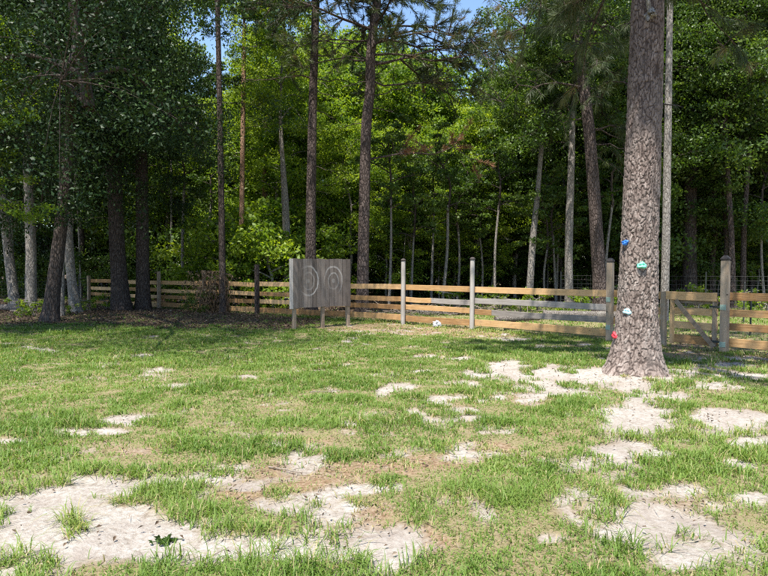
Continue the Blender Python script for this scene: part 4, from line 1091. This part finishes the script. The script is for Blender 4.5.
    # sticks on the lawn
    def stick(px, py, L, az, lab, R=.007):
        g = G(px, py); r2 = np.random.default_rng(int(px + py)); d = np.array([math.cos(az), math.sin(az), 0]); k = np.linspace(-.5, .5, 6)[:, None]
        p = d * L * k + r2.normal(0, .02 * L, (6, 3)) * [1, 1, .3]; m = MB(); v, f = tube(p, np.linspace(R, R * .4, 6), 6); m.add(v, f)
        e = p[3] + np.array([-d[1], d[0], .05]) * L * .22 + d * L * .12; v, f = tube(np.stack([p[3], (p[3] + e) / 2 + [0, 0, .01], e]), [R * .6, R * .5, R * .2], 5); m.add(v, f)
        o = link('stick', m.mesh('stick', [M['twig']]), None, (g[0], g[1], float(gz(g[0], g[1])) + .016)); tag(o, lab, 'stick', 'fallen sticks on the lawn')
    stick(289, 472, .36, -.45, 'pale bent stick on the grass beside the brown thatch')
    stick(215, 557, .22, 1.0, 'short stick on the large sand patch', .004)
    stick(345, 535, .2, .2, 'short stick right of the large sand patch', .004)
    stick(325, 393, .4, .3, 'stick lying on the lawn in front of the target board')
    stick(640, 545, .25, .7, 'short stick on the sand in front of the big pine', .005)
    # clump of dark leaves on the sand
    mb = MB(); c = r.normal(0, 1, (26, 3)) * [.03, .02, .005] + [0, 0, .012]; v, f = tube(np.array([[-.09, -.02, .006], [0, 0, .014], [.09, .025, .008]]), [.003, .003, .002], 5); mb.add(v, f); leaf_quads(mb, c, .06, .024, 1.2, r, 0, r.uniform(0, .5, 26))
    g = G(166, 541); o = link('leaf_sprig', mb.mesh('leaf_sprig', [M['mid']]), None, (g[0], g[1], float(gz(g[0], g[1])))); tag(o, 'small dark green leaf sprig lying on the large sand patch', 'leaf sprig')
    # white crumpled plastic at the fence foot
    bm = bmesh.new(); bmesh.ops.create_icosphere(bm, subdivisions=4, radius=1)
    for v in bm.verts:
        x, y, z = v.co; q = vnoise(x * 2.3 + 5, y * 2.3 + z * 3.1, 5) + .5 * vnoise(x * 6 + z * 4, y * 6, 6)
        v.co *= .55 + .5 * abs(q - .75) * 2; v.co.z = max(v.co.z, -.42)
    me = bpy.data.meshes.new('plastic_scrap'); bm.to_mesh(me); bm.free(); me.materials.append(plain_mat('white_plastic', (.58, .60, .64), .35, .25, 5, .5))
    g = G(437, 327); o = link('plastic_scrap', me, None, (g[0], g[1], .065)); o.scale = (.155, .11, .14); o.rotation_euler = (0, .15, .4); tag(o, 'small white crumpled plastic scrap on the ground before the bottom rail', 'plastic scrap')

# ------------------------------------------------------------------ the wood behind
def build_wood():
    r = np.random.default_rng(41)
    # sunlit trees of the middle
    protos = {}
    def proto(kind, bark, H, w):
        """first of its kind; later ones are copies"""
        key = (kind, bark)
        return protos.get(key)
    def put(name, px, d, topy, kind, bark, lab, grp, wd=1., tr=.24):
        q = P(px, 300, d); x, y = q[0], q[1]
        Ht = P(px, topy, d)[2]
        s = Ht / 13.; key = (kind, bark, name)
        if key not in protos:
            root = thing(name, lab, 'tree', (x, y, 0), r.uniform(0, 6), grp)
            rad = tr / 2
            link('trunk', trunk_mesh('trunk', np.array([[0, 0, 0], [.1, .05, 1.6], [-.05, .1, 3.2], [.05, 0, 4.6]]), np.array([rad, rad * .9, rad * .8, rad * .7]), M[bark], 10, .3, len(protos) + 60), root)
            link('crown', get_crown(kind), root, (.05, 0, 4.2))
            root.scale = (s * wd, s * wd, s); protos[key] = root
        else:
            copy_tree(protos[key], (x, y, 0), r.uniform(0, 6.28), (s * wd, s * wd, s), lab, grp)
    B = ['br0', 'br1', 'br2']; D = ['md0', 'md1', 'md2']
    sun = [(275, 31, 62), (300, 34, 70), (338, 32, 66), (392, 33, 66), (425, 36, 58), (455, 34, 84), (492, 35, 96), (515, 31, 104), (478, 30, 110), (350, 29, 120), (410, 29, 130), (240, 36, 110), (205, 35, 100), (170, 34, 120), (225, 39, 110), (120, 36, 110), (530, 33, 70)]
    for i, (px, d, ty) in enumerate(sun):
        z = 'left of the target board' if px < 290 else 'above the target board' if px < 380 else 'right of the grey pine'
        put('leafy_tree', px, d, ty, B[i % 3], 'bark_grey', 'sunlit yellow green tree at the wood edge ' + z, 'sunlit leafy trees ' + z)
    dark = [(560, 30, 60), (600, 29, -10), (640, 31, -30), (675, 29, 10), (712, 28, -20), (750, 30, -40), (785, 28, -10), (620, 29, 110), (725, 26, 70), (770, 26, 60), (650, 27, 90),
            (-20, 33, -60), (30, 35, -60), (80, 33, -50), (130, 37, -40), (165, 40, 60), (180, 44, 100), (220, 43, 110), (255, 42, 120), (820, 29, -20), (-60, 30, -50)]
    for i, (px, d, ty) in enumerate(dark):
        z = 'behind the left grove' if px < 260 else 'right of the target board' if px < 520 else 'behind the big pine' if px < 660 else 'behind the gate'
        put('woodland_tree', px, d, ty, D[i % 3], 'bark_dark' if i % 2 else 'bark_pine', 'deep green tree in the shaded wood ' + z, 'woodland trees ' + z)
    # second rank
    for i in range(46):
        px = -90 + i * 20.5 + r.uniform(-9, 9); d = 40 + 14 * r.uniform()
        ty = (112 if 390 < px < 530 else 30 + r.uniform(-30, 40)) if px > 300 else 105 + r.uniform(-10, 40) if px > 150 else -20 + r.uniform(-30, 60)
        z = 'beyond the left grove' if px < 260 else 'beyond the target board' if px < 420 else 'beyond the second round post' if px < 560 else 'beyond the gate'
        put('woodland_tree', px, d, ty, (D + B)[int(r.integers(0, 5))], ('bark_dark', 'bark_grey')[i % 2], 'tree deep in the wood ' + z, 'trees deep in the wood ' + z, .95, .22)
    for i in range(22):
        px = 385 + i * 18.5 + r.uniform(-8, 8); d = 28.5 + 4 * r.uniform()
        z = 'right of the target board' if px < 520 else 'behind the big pine' if px < 660 else 'behind the gate'
        put('understory_tree', px, d, r.uniform(165, 215), ('br2', 'md0', 'md2')[i % 3], 'bark_grey', 'low leafy understory tree in the wood ' + z, 'understory trees ' + z, 1.15, .2)
    for i in range(26):
        px = -60 + i * 34 + r.uniform(-12, 12); d = 36 + 8 * r.uniform(); q = P(px, 300, d)
        z = 'beyond the left grove' if px < 260 else 'beyond the target board' if px < 420 else 'beyond the second round post' if px < 560 else 'beyond the gate'
        bush('large dark bush deep in the wood ' + z, q[0], q[1], r.uniform(1.8, 2.6), 'bushm', 'large bushes deep in the wood ' + z, rz=r.uniform(0, 6))
    # bare poles: thin trunks seen against the gloom
    for i in range(40):
        px = 10 + i * 19.5 + r.uniform(-8, 8); d = 27 + 12 * r.uniform()
        if 225 < px < 540 and d < 33: d = 33 + r.uniform(0, 5)
        z = 'left of the target board' if px < 290 else 'between the board and the big pine' if px < 620 else 'right of the big pine'
        lean = r.uniform(-10, 10); w = r.uniform(1.8, 4.2)
        if px < 290 and w > 3: w = 2.6
        tree('slim_tree', 'slim straight tree in the gloom of the wood ' + z, d, [(px, 300, w), (px + lean * .3, 230, w * .9), (px + lean, 120, w * .7)], 'sap', ('bark_grey', 'bark_pine', 'bark_dark', 'bark_grey')[i % 4], 'slim trees in the wood ' + z, sides=8, flare=.1, scale=(.9, .9, 1.1))
    # far wood: one mass of foliage
    mb = MB(); n = 1500
    c = np.stack([r.uniform(-75, 75, n), r.uniform(58, 74, n), 14 * r.uniform(0, 1, n) ** .8], 1)
    # keep the gap of sky over the middle
    per = 46; sz = r.uniform(.6, 1.3, n)
    pts = np.repeat(c, per, 0) + r.normal(size=(n * per, 3)) * np.repeat(sz, per)[:, None] * [1, 1, .55]
    leaf_quads(mb, pts, .42, .24, .8, r, 0, np.clip(.5 * np.repeat(r.uniform(0, 1, n), per) + .5 * r.uniform(size=n * per), 0, 1))
    for i in range(130):
        x, y = r.uniform(-75, 75), r.uniform(56, 70); h = r.uniform(7, 13)
        v, f = tube(np.stack([[x, y, 0], [x + r.normal(0, .2), y, h * .5], [x + r.normal(0, .4), y, h]]), [.13, .11, .05], 6); mb.add(v, f, 1)
    o = link('far_forest', mb.mesh('far_forest', [M['mid'], M['bark_pine']])); tag(o, 'distant mass of forest closing the view', 'forest', kind='stuff')

# ------------------------------------------------------------------ build
build_ground()
build_grass()
build_litter()
build_board()
build_fence()
b_, rel_, rad_ = build_big_pine()
build_holds(b_, rel_, rad_)
build_left_grove()
build_mid_trees()
build_pines()
build_undergrowth()
build_wood()
wire_fence('dark wire mesh fence behind the gate at the foot of the wood', [(6.6, 22.5), (11.5, 20.5), (16.5, 19.0)], 1.35)
wire_fence('dark wire mesh fence behind the oaks of the left grove', [(-24, 26.5), (-18, 26.3), (-12.9, 26.1)], 1.2)
# steel fence stakes seen through the rails right of the gate
for px, d, h, lab in ((751, 14.2, 1.15, 'dark steel stake behind the rails right of the gate post'), (744, 17.5, 1.2, 'farther dark steel stake in the grass behind the right fence')):
    q = P(px, 300, d); root = thing('steel_stake', lab, 'stake', (q[0], q[1], 0))
    m_ = MB(); v, f = tube(np.array([[0, 0, -.1], [0, 0, h * .5], [.01, 0, h]]), .02, 6); m_.add(v, f); link('shaft', m_.mesh('shaft', [M['steel']]), root)
    m_ = MB(); v, f = tube(np.array([[-.012, -.022, h - .05], [.0, -.026, h - .03], [.012, -.022, h - .01]]), .008, 5); m_.add(v, f); link('clip', m_.mesh('clip', [M['wire']]), root)

# ------------------------------------------------------------------ light, sky, camera
EL, AZ = 67.0, 24.0          # sun height; degrees left of straight behind the camera
w = bpy.data.worlds.new('World'); SC.world = w; w.use_nodes = True
nt = w.node_tree; nt.nodes.clear()
sky = nt.nodes.new('ShaderNodeTexSky'); sky.sky_type = 'NISHITA'; sky.sun_disc = False
sky.ozone_density = 3.0; sky.dust_density = .4; sky.sun_elevation = math.radians(EL); sky.sun_rotation = math.radians(180 + AZ)
bg = nt.nodes.new('ShaderNodeBackground'); bg.inputs['Strength'].default_value = .12
ow = nt.nodes.new('ShaderNodeOutputWorld')
nt.links.new(sky.outputs[0], bg.inputs[0]); nt.links.new(bg.outputs[0], ow.inputs[0])
sl = bpy.data.lights.new('sun', 'SUN'); sl.energy = 4.6; sl.angle = math.radians(.53); sl.color = (1, .955, .88)
so = bpy.data.objects.new('sun', sl); COL.objects.link(so)
ce = math.cos(math.radians(EL))
to_sun = Vector((-math.sin(math.radians(AZ)) * ce, -math.cos(math.radians(AZ)) * ce, math.sin(math.radians(EL))))
so.rotation_euler = (-to_sun).to_track_quat('-Z', 'Y').to_euler(); so.location = to_sun * 40

cam = bpy.data.cameras.new('camera'); co = bpy.data.objects.new('camera', cam); COL.objects.link(co)
cam.sensor_width = 36; cam.lens = F / 768 * 36; cam.clip_end = 2000; cam.clip_start = .05
co.location = (0, 0, EYE); co.rotation_euler = (math.pi / 2 - PITCH, 0, 0)
SC.camera = co
SC.view_settings.view_transform = 'Standard'; SC.view_settings.look = 'None'
SC.view_settings.exposure = 1.27; SC.view_settings.gamma = 1; SC.view_settings.use_curve_mapping = False
SC.cycles.use_denoising = False; SC.cycles.pixel_filter_type = 'BLACKMAN_HARRIS'; SC.cycles.filter_width = 1.15
SC.cycles.max_bounces = 8; SC.cycles.transmission_bounces = 4
